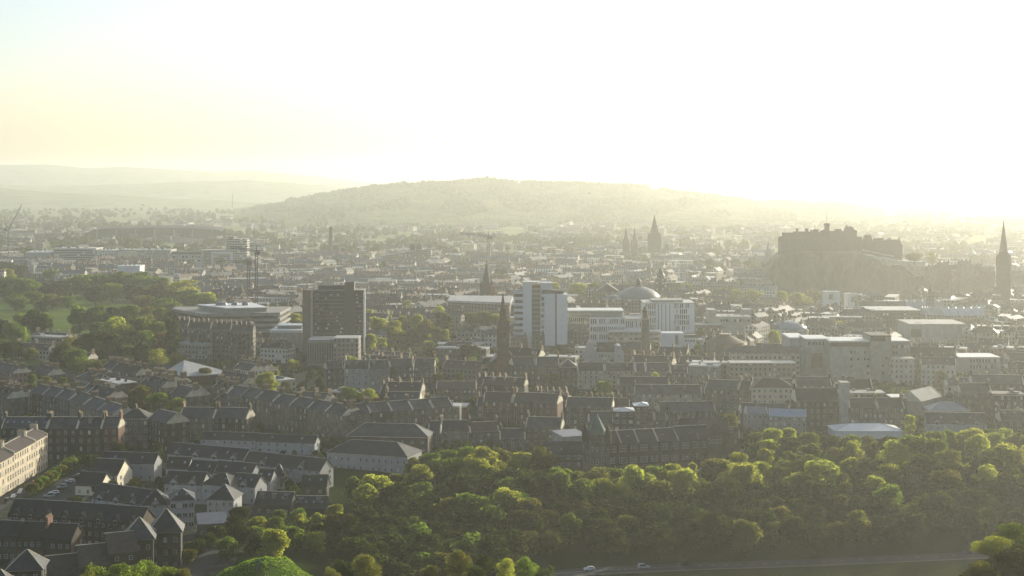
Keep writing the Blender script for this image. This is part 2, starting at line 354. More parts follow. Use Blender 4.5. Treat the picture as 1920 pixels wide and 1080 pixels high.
# hills
main_top = [(300, 412), (400, 402), (480, 393), (560, 377), (600, 369), (640, 364), (700, 355), (765, 348), (830, 346), (870, 343), (915, 341), (960, 345), (1000, 347), (1080, 347), (1150, 350), (1190, 352), (1250, 361), (1330, 370), (1400, 380), (1450, 382), (1570, 387), (1640, 396), (1720, 403), (1800, 407), (2100, 412)]
low_top = [(1100, 430), (1190, 420), (1260, 412), (1330, 413), (1480, 424), (1560, 430), (1700, 428), (1850, 432), (2100, 440)]
def nz(x, y, s): return noise.noise(Vector((x * s, y * s, 3.1)))
def hill_h(px, d):
    x = X(px, d)
    z1 = max(0.0, Z(interp(main_top, px), 6500)) * sstep(4300, 6480, d) * (1 - sstep(7000, 8200, d))
    z2 = max(0.0, Z(interp(low_top, px), 4700)) * sstep(3900, 4700, d) * (1 - sstep(4750, 5100, d)) * sstep(1090, 1250, px)
    z = max(z1, z2)
    z += (7 * nz(x, d, 1 / 160) + 4 * nz(x, d, 1 / 60)) * min(1, z / 30)
    return z + (9 * abs(nz(x, d, 1 / 15)) + 4 * abs(nz(d, x, 1 / 34))) * min(1, max(0, z) / 12) - 0.5
hb = MB(); pxs = [300 + 3 * i for i in range(600)]; ds = [3900 + 26 * i for i in range(165)]
for d in ds:
    for px in pxs: hb.v.append((X(px, d), d, hill_h(px, d)))
for j in range(len(ds) - 1):
    for i in range(len(pxs) - 1):
        a = j * len(pxs) + i; hb.f.append((a, a + 1, a + len(pxs) + 1, a + len(pxs))); hb.m.append(0)
tag(hb.build('wooded_hill', 'hill_wood'), kind='structure')
def ridge(name, tab, d0, px0, px1, deep):
    b = MB(); n = int((px1 - px0) / 5); rows = 26
    for j in range(rows):
        t = j / (rows - 1); d = d0 - deep + 2 * deep * t
        for i in range(n + 1):
            px = px0 + (px1 - px0) * i / n; x = X(px, d)
            z = max(0, Z(interp(tab, px), d0)) * math.sin(math.pi * t) ** 1.2
            b.v.append((x, d, z + (18 * nz(x, d, 1 / 900) + 7 * nz(x, d, 1 / 250)) * math.sin(math.pi * t) * min(1, z / 40) - 1))
    for j in range(rows - 1):
        for i in range(n):
            a = j * (n + 1) + i; b.f.append((a, a + 1, a + n + 2, a + n + 1)); b.m.append(0)
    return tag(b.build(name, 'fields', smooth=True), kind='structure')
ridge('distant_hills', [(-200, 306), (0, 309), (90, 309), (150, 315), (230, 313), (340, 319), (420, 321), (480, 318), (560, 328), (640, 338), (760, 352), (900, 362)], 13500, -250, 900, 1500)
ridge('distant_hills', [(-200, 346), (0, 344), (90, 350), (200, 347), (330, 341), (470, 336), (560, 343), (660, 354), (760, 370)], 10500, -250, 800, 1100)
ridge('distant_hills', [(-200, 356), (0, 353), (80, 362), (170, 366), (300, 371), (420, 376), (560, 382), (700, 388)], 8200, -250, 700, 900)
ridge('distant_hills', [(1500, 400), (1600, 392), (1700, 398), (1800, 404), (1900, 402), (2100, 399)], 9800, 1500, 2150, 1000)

# the crag the castle stands on
crag_top = [(1405, 560), (1424, 545), (1432, 512), (1442, 500), (1452, 487), (1463, 476), (1500, 470), (1615, 470), (1640, 484), (1735, 503), (1760, 516), (1790, 540), (1830, 556), (1860, 562)]
cb = MB(); NX, NY = 150, 60
for j in range(NY + 1):
    for i in range(NX + 1):
        px = 1405 + 455 * i / NX; d = 1755 + 330 * j / NY; x = X(px, 1850) + (d - 1850) * (px - 960) / FOC
        top = max(0, Z(interp(crag_top, px), 1850))
        front = 1790 + 14 * nz(px, 0, 1 / 30) + 7 * nz(px, 5, 1 / 9)
        k = sstep(front - 22, front + 46, d + 10 * nz(px * .7, d, 1 / 14)) * (1 - sstep(1990, 2085, d))
        z = top * k
        z += (6.0 * nz(x, d, 1 / 13) + 3.2 * nz(x, d, 1 / 4.5)) * min(1, z / 10) * (1 - sstep(.8, 1, k))
        cb.v.append((x, d, z - 0.3))
for j in range(NY):
    for i in range(NX):
        a = j * (NX + 1) + i; cb.f.append((a, a + 1, a + NX + 2, a + NX + 1)); cb.m.append(0)
tag(cb.build('castle_crag', 'rock'), kind='structure')
guard(1424, 1735, 552, 1790); guard(1735, 1860, 545, 1790)

# the hazy air of the evening
hz = MB(); hz.box(-8000, -250, -16, 8000, 15600, 310)
hm = bpy.data.materials.new('haze_air'); hm.use_nodes = True; ht = hm.node_tree; ht.nodes.clear(); M['haze_air'] = hm
hv = ht.nodes.new('ShaderNodeVolumePrincipled'); hv.inputs['Color'].default_value = (0.98, 1.0, 0.93, 1)
hv.inputs['Density'].default_value = HAZE_DENSITY; hv.inputs['Anisotropy'].default_value = HAZE_G
ho = ht.nodes.new('ShaderNodeOutputMaterial'); ht.links.new(hv.outputs[0], ho.inputs['Volume'])
tag(hz.build('haze', 'haze_air'), kind='stuff')

# ---------------------------------------------------------------- trees: a few kinds, each with trunk, limbs and a crown of leaf sprays
def crown_mesh(name, seed, W, H, z0, n, leafs, lobes, airy=0.0):
    r = random.Random(seed); b = MB(); L = []
    for _ in range(lobes):
        a = r.uniform(0, 2 * math.pi); t = r.random() ** 0.7
        zz = z0 + H * (0.12 + 0.78 * t); env = math.sqrt(max(0.04, 1 - (1.55 * t - 0.62) ** 2))
        rr = W * env * r.uniform(0.25, 0.72)
        L.append((Vector((rr * math.cos(a), rr * math.sin(a), zz)), W * r.uniform(0.28, 0.46), H * r.uniform(0.13, 0.22)))
    L.append((Vector((0, 0, z0 + H * .5)), W * .62, H * .42)); L.append((Vector((0, 0, z0 + H * .84)), W * .40, H * .16))
    wts = [s * s for _, s, _h in L]
    for _ in range(n):
        c, s, h = r.choices(L, wts)[0]
        d = Vector((r.gauss(0, 1), r.gauss(0, 1), r.gauss(0.25, 1))).normalized()
        q = r.uniform(0.62 - airy * .4, 1.06)
        p = c + Vector((d.x * s * q, d.y * s * q, d.z * h * q))
        if p.z < z0 * .8: continue
        nrm = (d * 1.0 + Vector((r.gauss(0, .6), r.gauss(0, .6), r.gauss(0.2, .6)))).normalized()
        u = nrm.orthogonal().normalized(); v = nrm.cross(u); an = r.uniform(0, 6.28)
        u, v = u * math.cos(an) + v * math.sin(an), v * math.cos(an) - u * math.sin(an)
        k = leafs * r.uniform(0.6, 1.3)
        b.face([p - u * k, p + v * k * .55 + u * .1 * k, p + u * k, p - v * k * .5])
    return b.mesh(name, ['leaf_green'])
def trunk_mesh(name, seed, W, H, z0):
    r = random.Random(seed); b = MB(); top = z0 + H * .55; rr = 0.028 * (z0 + H)
    b.bar((0, 0, -0.8), (0.1, 0, z0), rr * 1.2, rr * .85, 7); b.bar((0.1, 0, z0), (0, 0.1, top), rr * .85, rr * .35, 6)
    for k in range(6):
        a = k * 1.05 + r.uniform(-.3, .3); zz = lerp(z0 * .9, top * .85, k / 6)
        b.bar((0.08, 0, zz), (W * .62 * math.cos(a), W * .62 * math.sin(a), zz + H * .25), rr * .5, rr * .12, 5)
    return b.mesh(name, ['bark'])
KINDS = {}
def kind(key, seed, W, H, z0, n, leafs, lobes, airy=0.0):
    KINDS[key] = (crown_mesh('crown_' + key, seed, W, H, z0, n, leafs, lobes, airy), trunk_mesh('trunk_' + key, seed, W, H, z0), z0 + H, W)
# made 12 m tall or so; scaled where they stand
kind('broad', 1, 5.6, 9.6, 1.6, 5200, 0.44, 15); kind('round', 2, 5.0, 9.0, 1.8, 4600, 0.44, 12); kind('full', 3, 5.2, 10.4, 1.2, 5200, 0.44, 17)
kind('oval', 4, 3.6, 10.2, 1.6, 3600, 0.42, 13); kind('airy', 5, 4.8, 9.4, 2.2, 2400, 0.34, 12, 0.7); kind('bush', 6, 4.2, 5.4, 0.4, 3000, 0.36, 12)
kind('slim', 7, 1.9, 11.0, 1.2, 2200, 0.36, 10); kind('spread', 8, 6.4, 8.4, 2.0, 5600, 0.44, 20); kind('close', 9, 5.4, 9.8, 2.0, 9000, 0.21, 18); kind('close_bush', 10, 4.6, 6.2, 0.4, 7000, 0.19, 15)
LOOK = {'leaf_green': 'green', 'leaf_dark': 'dark green', 'leaf_yellow': 'yellow-green', 'leaf_olive': 'olive', 'leaf_rust': 'rust-coloured'}
FORM = {'broad': 'broad leafy tree', 'round': 'round-headed tree', 'full': 'full-crowned tree', 'oval': 'upright oval tree', 'airy': 'thin-leaved airy tree', 'bush': 'low bushy tree', 'slim': 'slim column-shaped tree', 'spread': 'wide spreading tree', 'close': 'dense leafy tree', 'close_bush': 'dense low bush'}
TREES = []
def tree(x, y, H, key, lf, W=None, z=None, group='trees', rz=None, label=None, name=None):
    crown, trunk, h0, w0 = KINDS[key]
    z = terr(x, y) if z is None else z
    s = H / h0; sw = (W / 2 / w0) if W else s
    t = thing(name or ('bush' if 'bush' in key else 'tree'), label, 'tree', (x, y, z), rnd.uniform(0, 6.28) if rz is None else rz, group)
    k = (sw * rnd.uniform(.94, 1.06), sw * rnd.uniform(.94, 1.06), s)
    put('trunk', trunk, t, (0, 0, 0), sc=k)
    c = put('crown', crown, t, (0, 0, 0), sc=k); c.material_slots[0].link = 'OBJECT'; c.material_slots[0].material = M[lf]
    if not label: auto(t, LOOK[lf] + ' ' + FORM[key], x, y, z + H * .7, 'bush' if 'bush' in key else 'tree', group)
    TREES.append((x, y, (W or 2 * w0 * s) / 2))
    return t
def tree_px(px, py, wpx, H, key, lf, group, z=0.0, claim=True):
    """a tree whose top shows at (px, py), wpx wide, H metres tall"""
    d = FOC * (CAMZ - z - H) / (py - HOR); x = X(px, d); W = wpx * d / FOC
    tree(x, d, H, key, lf, W, z, group, name='park_tree' if group == 'park trees' else None)
    if claim:
        OCC.update(rect_cells((x - W * .35, d - W * .3), (x + W * .35, d - W * .3), W * .6))
        guard(px - wpx * .4, px + wpx * .4, py + min(24, wpx * .6), d)

# ---------------------------------------------------------------- building kit
WCACHE = {}
def window_mesh(wd, ht, style='sash', glass='pane'):
    key = (round(wd, 2), round(ht, 2), style, glass)
    if key in WCACHE: return WCACHE[key]
    b = MB(); f = 0.10 if style != 'bare' else 0.05
    b.box(-wd / 2, -.045, 0, wd / 2, .03, ht, 1)
    for x0, x1, z0, z1 in ((-wd / 2, -wd / 2 + f, 0, ht), (wd / 2 - f, wd / 2, 0, ht), (-wd / 2 + f, wd / 2 - f, ht - f, ht), (-wd / 2 + f, wd / 2 - f, 0, f)):
        b.box(x0, -.09, z0, x1, -.05, z1, 0)
    if style == 'sash': b.box(-wd / 2 + f, -.085, ht * .5 - .05, wd / 2 - f, -.05, ht * .5 + .05, 0)
    if style in ('pair',): b.box(-.06, -.085, f, .06, -.05, ht - f, 0)
    b.box(-wd / 2 - .15, -.2, -.16, wd / 2 + .15, .0, -.02, 2)
    WCACHE[key] = b.mesh('window', ['frame', glass, 'pavement']); return WCACHE[key]
def chimney_mesh(L, W, H, pots, m='stone', seed=0):
    key = ('chim', L, W, H, pots, m)
    if key in WCACHE: return WCACHE[key]
    b = MB(); b.box(-W / 2, -L / 2, -1.6, W / 2, L / 2, H, 0); b.box(-W / 2 - .12, -L / 2 - .12, H, W / 2 + .12, L / 2 + .12, H + .22, 0)
    for i in range(pots):
        y = -L / 2 + L * (i + .5) / pots; b.lathe((0, y, H + .22), [(.17, 0), (.13, .75), (.16, .82)], 7, 1)
    WCACHE[key] = b.mesh('chimney', [m, 'pot']); return WCACHE[key]
def dormer_mesh(kind_, wm='slate'):
    key = ('dorm', kind_, wm)
    if key in WCACHE: return WCACHE[key]
    b = MB()
    if kind_ == 'box':
        b.box(-.95, 0, -.9, .95, 3.2, 1.55, 2); b.box(-1.1, -.15, 1.55, 1.1, 3.2, 1.7, 3)
        b.box(-.7, -.06, -.1, .7, -.01, 1.35, 0); b.box(-.58, -.09, 0, .58, -.05, 1.25, 1); b.box(-.06, -.11, 0, .06, -.08, 1.25, 0)
    elif kind_ == 'gablet':
        b.prism_y([(-1.7, -2.2), (1.7, -2.2), (1.7, .6), (0, 2.3), (-1.7, .6)], 0.0, 0.5, 2)
        b.prism_y([(-1.95, .42), (-1.95, .22), (0, 2.2), (1.95, .22), (1.95, .42), (0, 2.55)], -.25, 3.6, 3)
        b.box(-.6, -.06, -.9, .6, -.01, .55, 0); b.box(-.5, -.09, -.8, .5, -.05, .45, 1)
    WCACHE[key] = b.mesh('dormer', ['frame', 'pane', wm, 'slate']); return WCACHE[key]
def skylight_mesh():
    if 'sky' in WCACHE: return WCACHE['sky']
    b = MB(); b.box(-.5, -.7, 0, .5, .7, .1, 0); b.box(-.4, -.6, .1, .4, .6, .13, 1)
    WCACHE['sky'] = b.mesh('skylight', ['steel', 'glass_roof']); return WCACHE['sky']

NB = [0]
def block(name, A, B, h, D, roof='gable', rh=4.0, wm='stone', rm='slate', floors=4, bays=0, wsize=(1.1, 1.8), style='sash', chim=0, dorm=None, ndorm=0,
          label=None, cat='building', group=None, desc=None, z=None, wins=True, ends=True, skews=True, claim=True, ground_row=True, chm=None, eaves=.35, sky=0, glz=0.14, first=1.1, mat_rand=True, wfill=None, fix=None):
    """a walled and roofed building: A and B are the ends of the wall that faces the camera, D its depth away from it"""
    NB[0] += 1; r = random.Random(NB[0] * 31 + 5)
    L = math.hypot(B[0] - A[0], B[1] - A[1]); rz = math.atan2(B[1] - A[1], B[0] - A[0])
    z = min(terr(*A), terr(*B)) if z is None else z
    t = thing(name, label, cat, (A[0], A[1], z), rz, group)
    if not label:
        c = Vector((A[0] + B[0], A[1] + B[1])) / 2; auto(t, desc, c.x, c.y, z + h * .7, cat, group)
    w_ = MB(); w_.box(0, 0, -1.5, L, D, h, 0)
    ro = MB()
    if roof == 'gable':
        for x0, x1 in ((-.04, .45), (L - .45, L + .04)):
            if skews: w_.prism([(-.04, h - .6), (D + .04, h - .6), (D + .04, h + .25), (D / 2, h + rh + .35), (-.04, h + .25)], x0, x1, 1)
        if not skews: w_.prism([(.05, h - .3), (D - .05, h - .3), (D / 2, h + rh - .3)], .02, L - .02, 0)
        k = rh / (D / 2); o = eaves; xo = -.46 if skews else .35
        ro.prism([(-o, h - k * o), (D / 2, h + rh), (D + o, h - k * o), (D + o, h - k * o - .22), (D / 2, h + rh - .26), (-o, h - k * o - .22)], -xo, L + xo, 0)
        ro.box(-xo + .01, D / 2 - .16, h + rh - .06, L + xo - .01, D / 2 + .16, h + rh + .12, 1)
    elif roof == 'hip':
        o = eaves + .15; e = min(D / 2, L / 2 - .2); p = [(-o, -o, h), (L + o, -o, h), (L + o, D + o, h), (-o, D + o, h), (e, D / 2, h + rh), (L - e, D / 2, h + rh)]
        ro.solid(p, [(0, 1, 5, 4), (1, 2, 5), (2, 3, 4, 5), (3, 0, 4), (3, 2, 1, 0)], 0)
        for a, c in ((0, 4), (1, 5), (2, 5), (3, 4), (4, 5)): ro.bar(p[a], p[c], .16, n=4, m=1)
    elif roof == 'flat':
        ro.box(-.25, -.25, h, L + .25, D + .25, h + .5, 0)
    elif roof == 'mono':
        ro.solid([(-.3, -.3, h), (L + .3, -.3, h), (L + .3, D + .3, h + rh), (-.3, D + .3, h + rh), (-.3, -.3, h - .3), (L + .3, -.3, h - .3), (L + .3, D + .3, h - .3), (-.3, D + .3, h - .3)],
                 [(0, 1, 2, 3), (4, 7, 6, 5), (0, 4, 5, 1), (1, 5, 6, 2), (2, 6, 7, 3), (3, 7, 4, 0)], 0)
    w_.box(-.1, -.12, h - .35, L + .1, -.002, h - .06, 1)
    w_.build('wall', [wm, 'glint_ridge_stone' if skews else wm], t)
    roof_o = ro.build('roof', [rm, 'glint_ridge_stone' if rm in ('slate', 'brown_tile') else 'lead'], t)
    if roof == 'flat' and L > 12:
        for i in range(2 + int(L / 16)):
            v_ = MB(); a_, c_ = r.uniform(1, L - 4), r.uniform(2, D - 4); v_.box(a_, c_, h + .5, a_ + r.uniform(1, 3.5), c_ + r.uniform(1, 3), h + .5 + r.uniform(.8, 2.2)); v_.build('roof_plant', r.choice(('concrete', 'lead', 'stone')), roof_o)
    if wins:
        n = bays or max(2, int(L / 3.2)); fh = (h - .4) / floors
        for j in range(0 if ground_row else 1, floors):
            zc = fh * j + min(first, fh - wsize[1] - .25)
            for i in range(n):
                if r.random() < .05: continue
                g_ = 'blind' if r.random() < glz else ('sun_reflection_pane' if wfill and r.random() < wfill else 'pane')
                put('window', window_mesh(*wsize, style, g_), t, (L * (i + .5) / n + r.uniform(-.1, .1), -.02, zc))
            if ends:
                m_ = max(1, int(D / 5))
                for i in range(m_):
                    if r.random() < .35: continue
                    side = 1 if A[0] + B[0] < 0 else -1
                    yy = D * (i + .5) / m_
                    if side > 0: put('window', window_mesh(*wsize, style, 'pane'), t, (L + .06, yy, zc), R(90))
                    else: put('window', window_mesh(*wsize, style, 'pane'), t, (-.06, yy, zc), R(-90))
    top = h + rh if roof in ('gable', 'hip') else h
    for i in range(chim):
        x = (0.35 if i == 0 else L - .35 if i == chim - 1 and chim > 1 else L * i / max(1, chim - 1)) if roof != 'hip' else L * (i + 1) / (chim + 1)
        cl = r.choice((2.4, 3.2, 4.0)); put('chimney', chimney_mesh(cl, .9, r.choice((1.5, 2.0)), int(cl / .55), chm or ('warm_stone' if wm in ('stone', 'warm_stone') else wm if wm in M else 'stone')), roof_o, (x, D / 2 + (r.uniform(-.6, .6)), top))
    for i in range(ndorm):
        x = L * (i + .5) / ndorm
        if dorm == 'box': put('dormer', dormer_mesh('box', rm), roof_o, (x, D * .16, h + rh * .32 + .6))
        else: put('dormer', dormer_mesh('gablet', wm), roof_o, (x, -.12, h - .2))
    for i in range(sky):
        x = L * (i + .5) / sky + r.uniform(-.5, .5); o = put('skylight', skylight_mesh(), roof_o, (x, D * .25, h + rh * .5 + .03)); o.rotation_euler = (math.atan2(rh, D / 2), 0, 0)
    if claim: OCC.update(rect_cells(A, B, D, 2.0))
    return t
def ends_px(px0, py0, px1, py1, h, z=0.0):
    """where a wall stands whose eaves run between two points of the photo and are h metres up"""
    d0, d1 = FOC * (CAMZ - z - h) / (py0 - HOR), FOC * (CAMZ - z - h) / (py1 - HOR)
    return (X(px0, d0), d0), (X(px1, d1), d1)
def pblock(name, px0, py0, px1, py1, h, D, base=None, **kw):
    A, B = ends_px(px0, py0, px1, py1, h, kw.get('z') or 0.0)
    t = block(name, A, B, h, D, **kw)
    guard(px0, px1, base or max(py0, py1) + h * .45 * FOC / A[1], min(A[1], B[1])); return t
class PB:
    """parts of a building given by bearings and heights read off the photo, at a distance"""
    def __init__(s, root): s.r = root; s.o = root.location
    def part(s, name, mats, fn, smooth=False):
        b = MB(); fn(b); me = b.mesh(name, mats, s.o, smooth); o = bpy.data.objects.new(name, me); col.objects.link(o); o.parent = s.r; return o
    def box(s, name, m, px0, px1, pt, pb, d, deep, z0=None):
        return s.part(name, m, lambda b: b.box(X(px0, d), d, Z(pb, d) if z0 is None else z0, X(px1, d), d + deep, Z(pt, d)))
    def windows(s, px0, px1, pt, pb, nx, nz_, d, wd, ht, style='bare', blind=.12, skip=0.0, seed=1, amber=0):
        r = random.Random(seed)
        for j in range(nz_):
            for i in range(nx):
                if r.random() < skip: continue
                o = bpy.data.objects.new('window', window_mesh(wd, ht, style, 'blind' if r.random() < blind else 'pane')); col.objects.link(o); o.parent = s.r
                o.location = (lerp(X(px0, d), X(px1, d), (i + .5) / nx) - s.o.x, d - .03 - s.o.y, lerp(Z(pb, d), Z(pt, d), (j + .28) / nz_) - s.o.z)
def landmark(name, label, cat, px, d, z=0.0, group=None, phrase=None, py=None, guard_w=None, base=None):
    t = thing(name, label, cat, (X(px, d), d, z), 0, group)
    if phrase: lm(phrase, px, py if py is not None else PY(10, d))
    if guard_w: guard(px - guard_w, px + guard_w, base or PY(0, d) - 6, d)
    return PB(t)

# ---------------------------------------------------------------- the near streets, lower corner by the hill
G_T = 'stone tenements of the near streets'
seg = [(598, 627, 14.0), (627, 656, 14.4), (656, 685, 15.0), (685, 703, 15.2)]
for k, (y0, y1, h) in enumerate(seg):
    t = block('terrace_house', (-211, y0), (-211, y1 - .3), h, 12, rh=2.6, wm='sunlit_stone', rm='brown_tile', floors=4, bays=int((y1 - y0) / 3.1), wsize=(1.15, 1.9), chim=2, cat='terrace', group='sunlit terrace along the street',
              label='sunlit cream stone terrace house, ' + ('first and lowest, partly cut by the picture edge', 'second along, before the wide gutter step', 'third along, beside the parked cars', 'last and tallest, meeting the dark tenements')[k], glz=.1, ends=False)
lm('the sunlit terrace', 45, 860)
def ten(px0, py0, px1, py1, h, label, **kw):
    a = dict(D=12, rh=4.2, wm='dark_stone', floors=4, chim=2, cat='tenement', group=G_T); a.update(kw)
    return pblock('tenement', px0, py0, px1, py1, h, label=label, **a)
ten(2, 802, 87, 802, 15.4, 'dark slate-roofed tenement with skylights directly behind the sunlit terrace', sky=6, wm='black_stone')
ten(88, 802, 144, 802, 15.6, 'soot-dark tenement facing the car park street, next to the sunlit terrace', wm='black_stone', floors=4, glz=.2)
ten(144.5, 802, 190, 802, 15.6, 'soot-dark tenement over the blue shopfront beside the car park street', wm='dark_stone', dorm='box', ndorm=1, floors=4, glz=.25)
ten(190.5, 801, 222, 801, 15.6, 'reddish tenement at the end of the dark row facing the car park street', wm='red_stone', floors=4, glz=.2)
ten(222.5, 785, 277, 785, 15, 'grey corner tenement with hipped blue-grey roof above the white cottages', roof='hip', wm='stone', chim=1, bays=6, floors=4)
ten(278, 785, 314, 793, 14.5, 'narrow grey tenement with tall closely spaced windows beside the grey corner block', bays=6, chim=1)
ten(336, 782, 400, 783, 12, 'dark tenement with ivy-topped roof behind the long white low house', wm='stone', floors=4)
ten(400.5, 782, 462, 784, 12, 'brown tenement with blank gable behind the long white low house', wm='dark_stone', floors=4)
W = 'white houses below the tenements'
def house(px0, py0, px1, py1, h, label, **kw):
    a = dict(D=9, rh=3.4, sky=2, wm='white_render', rm='dark_slate', floors=2, wsize=(1.1, 1.25), style='sash', chim=0, cat='house', group=W, skews=False, glz=.12); a.update(kw)
    return pblock('white_house', px0, py0, px1, py1, h, label=label, **a)
house(376, 822, 480, 825, 6, 'long low white house with dark windows under the ivy-topped tenement', D=8, rh=2.8, bays=8)
house(481, 826, 590, 830, 6, 'low white house with pale verge close to the big slate hall', D=8, rh=2.8, bays=7)
house(314, 849, 455, 862, 8, 'long white terrace with four pointed dormers facing the bright gable', D=10, rh=4, ndorm=4, dorm='gablet', bays=12)
house(456, 862, 600, 877, 8.4, 'white three-storey terrace with tan gable end and two pointed dormers', D=10, rh=4.2, ndorm=2, dorm='gablet', floors=3, bays=12)
house(190, 865, 289, 868, 8, 'white house with tan windows behind the bright sunlit gable', D=9, rh=3.6, bays=6)
house(311, 877, 352, 878, 8, 'small white house with plain grey gable behind the dormered roofs', D=9, rh=4, bays=4)
house(352.5, 883, 398, 886, 7.5, 'white house with rounded grey stair wall below the long dormered terrace', D=9, rh=4, bays=4)
house(399, 884, 470, 890, 7.5, 'white house with dark slate roof between stair wall and tan gable', D=9, rh=4, bays=6)
block('white_house', (-179, 655), (-166.5, 652.2), 6.2, 14, rh=5.4, wm='sunlit_cream', rm='dark_slate', floors=2, wsize=(1.1, 1.3), skews=False, cat='house', group=W, label='house whose cream gable glows bright in the low sun')
block('white_house', (-181, 641), (-170, 638.6), 4.4, 11, rh=4.4, wm='sunlit_cream', rm='dark_slate', floors=1, wsize=(1.1, 1.3), skews=False, cat='house', group=W, label='lower cream house in front of the glowing gable')
lm('the glowing cream gable', 230, 890)
house(172, 932, 264, 946, 9, 'curved white house with two small pointed dormers and grey base band', D=11, rh=4.6, ndorm=3, dorm='gablet', floors=3, bays=8)
house(265, 948, 316, 946, 9, 'white gabled house with bright hip edge beside the balcony block', D=12, rh=4.8, roof='hip', floors=3, bays=4, ndorm=1, dorm='gablet')
house(319, 939, 364, 937, 11, 'white flats with stacked balconies and dark hipped roof', D=12, rh=3.2, roof='hip', floors=3, bays=4, wsize=(1.9, 1.7), style='pair')
house(308, 905, 378, 908, 8, 'white house with two pointed wallheads above the balcony flats', D=10, rh=4, ndorm=2, dorm='gablet', bays=6)
house(379, 908, 432, 912, 8, 'white house with hipped roof and bright hip edge beside pointed wallheads', D=10, rh=4.2, roof='hip', bays=4)
house(433, 908, 478, 912, 7.4, 'white house with tall pointed dormer near the small tiled yard', D=9, rh=4, ndorm=1, dorm='gablet', bays=4)
house(388, 937, 438, 938, 6.2, 'small white house with pyramid slate roof above the grey shed', D=12, rh=5, roof='hip', bays=4)
house(481, 900, 507, 901, 5.5, 'little pale cottage beside the pyramid-roofed pavilion', D=9, rh=4, bays=2)
house(507.5, 893, 534, 893, 5.4, 'small pavilion with pyramid slate roof among the white houses', D=8, rh=4.5, roof='hip', wm='cream_render', bays=2)
house(478, 938, 545, 940, 4.6, 'dark slate cottage with white dormers at the wood edge', D=9, rh=4, wm='dark_stone', floors=1, ndorm=3, dorm='box', rm='slate')
house(546, 934, 612, 934, 5, 'dark slate cottage with bright skylights touching the wood', D=9, rh=4, wm='dark_stone', floors=1, ndorm=2, dorm='box', sky=4, rm='slate')
house(566, 898, 612, 898, 8, 'tall dark stone rear wall with blank gable by the wood', D=9, rh=3.6, wm='dark_stone', floors=2, bays=2)
pblock('shed', 372, 983, 426, 980, 5, D=9, rh=2.2, roof='mono', wm='stone', rm='lead', floors=1, wsize=(1.6, 1.2), label='grey shed with pale single-slope metal roof beside the lane', cat='shed')
BR = 'brown stone row of gabled flats'
for i, (p0, y0, p1, y1, lab) in enumerate(((16, 965, 70, 967, 'dark brown gabled flats beside the car park, at the outer end of the row'), (73, 968, 136, 971, 'brown stone flats with one pointed gable and amber-reflection windows, second of the row'),
        (137, 972, 200, 976, 'brown stone flats with twin pointed gables and amber-reflection windows, middle of the row'), (201, 977, 262, 981, 'brown stone flats with blank tan end gable, touching the turreted roof'))):
    pblock('gabled_flats', p0, y0, p1, y1, 10, D=11, rh=4.6, wm='brown_brick', rm='dark_slate', floors=3, bays=5, wsize=(1.1, 1.4), ndorm=2, dorm='gablet', skews=False, cat='flats', group=BR, label=lab, glz=.18, wfill=.22)
for i, (p0, y0, p1, y1, h, lab) in enumerate(((-20, 1003, 30, 1004, 9, 'plain brown house at the outer end of the lowest row'), (31, 1005, 78, 1006, 8.6, 'plain brown house in the middle of the lowest row'), (79, 1008, 134, 1010, 8.6, 'plain brown house with red chimney pot and tan gable in the lowest row'))):
    pblock('row_house', p0, y0, p1, y1, h, D=10, rh=4, wm='brown_brick', rm='dark_slate', floors=2, bays=4, wsize=(1.1, 1.4), chim=1 if i == 2 else 0, skews=False, cat='house', group='lowest row of brown houses', label=lab, glz=.2, chm='red_stone')
# the long stepped roof with turrets
for i, (p0, p1, h, d, lab) in enumerate(((92, 150, 5.2, 488, 'lowest step of the long dark roof above the bright trees'), (150.5, 205, 7.6, 492, 'middle step of the long dark roof above the bright trees'), (205.5, 258, 10.4, 497, 'top step of the long dark roof, joined to the first turret'))):
    block('stepped_range', (X(p0, d), d), (X(p1, d + 4), d + 4), h, 13, rh=5.2, wm='brown_brick', rm='brown_tile', floors=max(1, int(h / 3)), wsize=(1.2, 1.4), skews=False, cat='flats', group='long stepped range with turrets', label=lab, mat_rand=False)
def turret(px, d, wpx, ze, za, lab):
    wv = wpx * d / FOC; x = X(px, d); A, B = (x - wv / 2, d), (x + wv / 2, d + 1.5)
    return block('turret', A, B, ze, wv, rh=za - ze, roof='hip', wm='dark_stone', rm='slate', floors=3, bays=3, wsize=(1.1, 1.6), cat='turret', group='turrets of the stepped range', label=lab, eaves=.7)
turret(258, 505, 54, 13, 19.2, 'square turret with pyramid roof at the end of the stepped range')
turret(309, 516, 56, 12.8, 19.6, 'square turret with pyramid roof beside the lane, tallest of the turrets')
turret(44, 470, 62, 11.7, 16.8, 'square turret with pyramid roof at the bottom edge, by the lowest brown houses')
turret(-6, 455, 60, 9.0, 14.5, 'turret roof cut by the bottom corner')
lm('the pyramid turrets', 280, 1000)

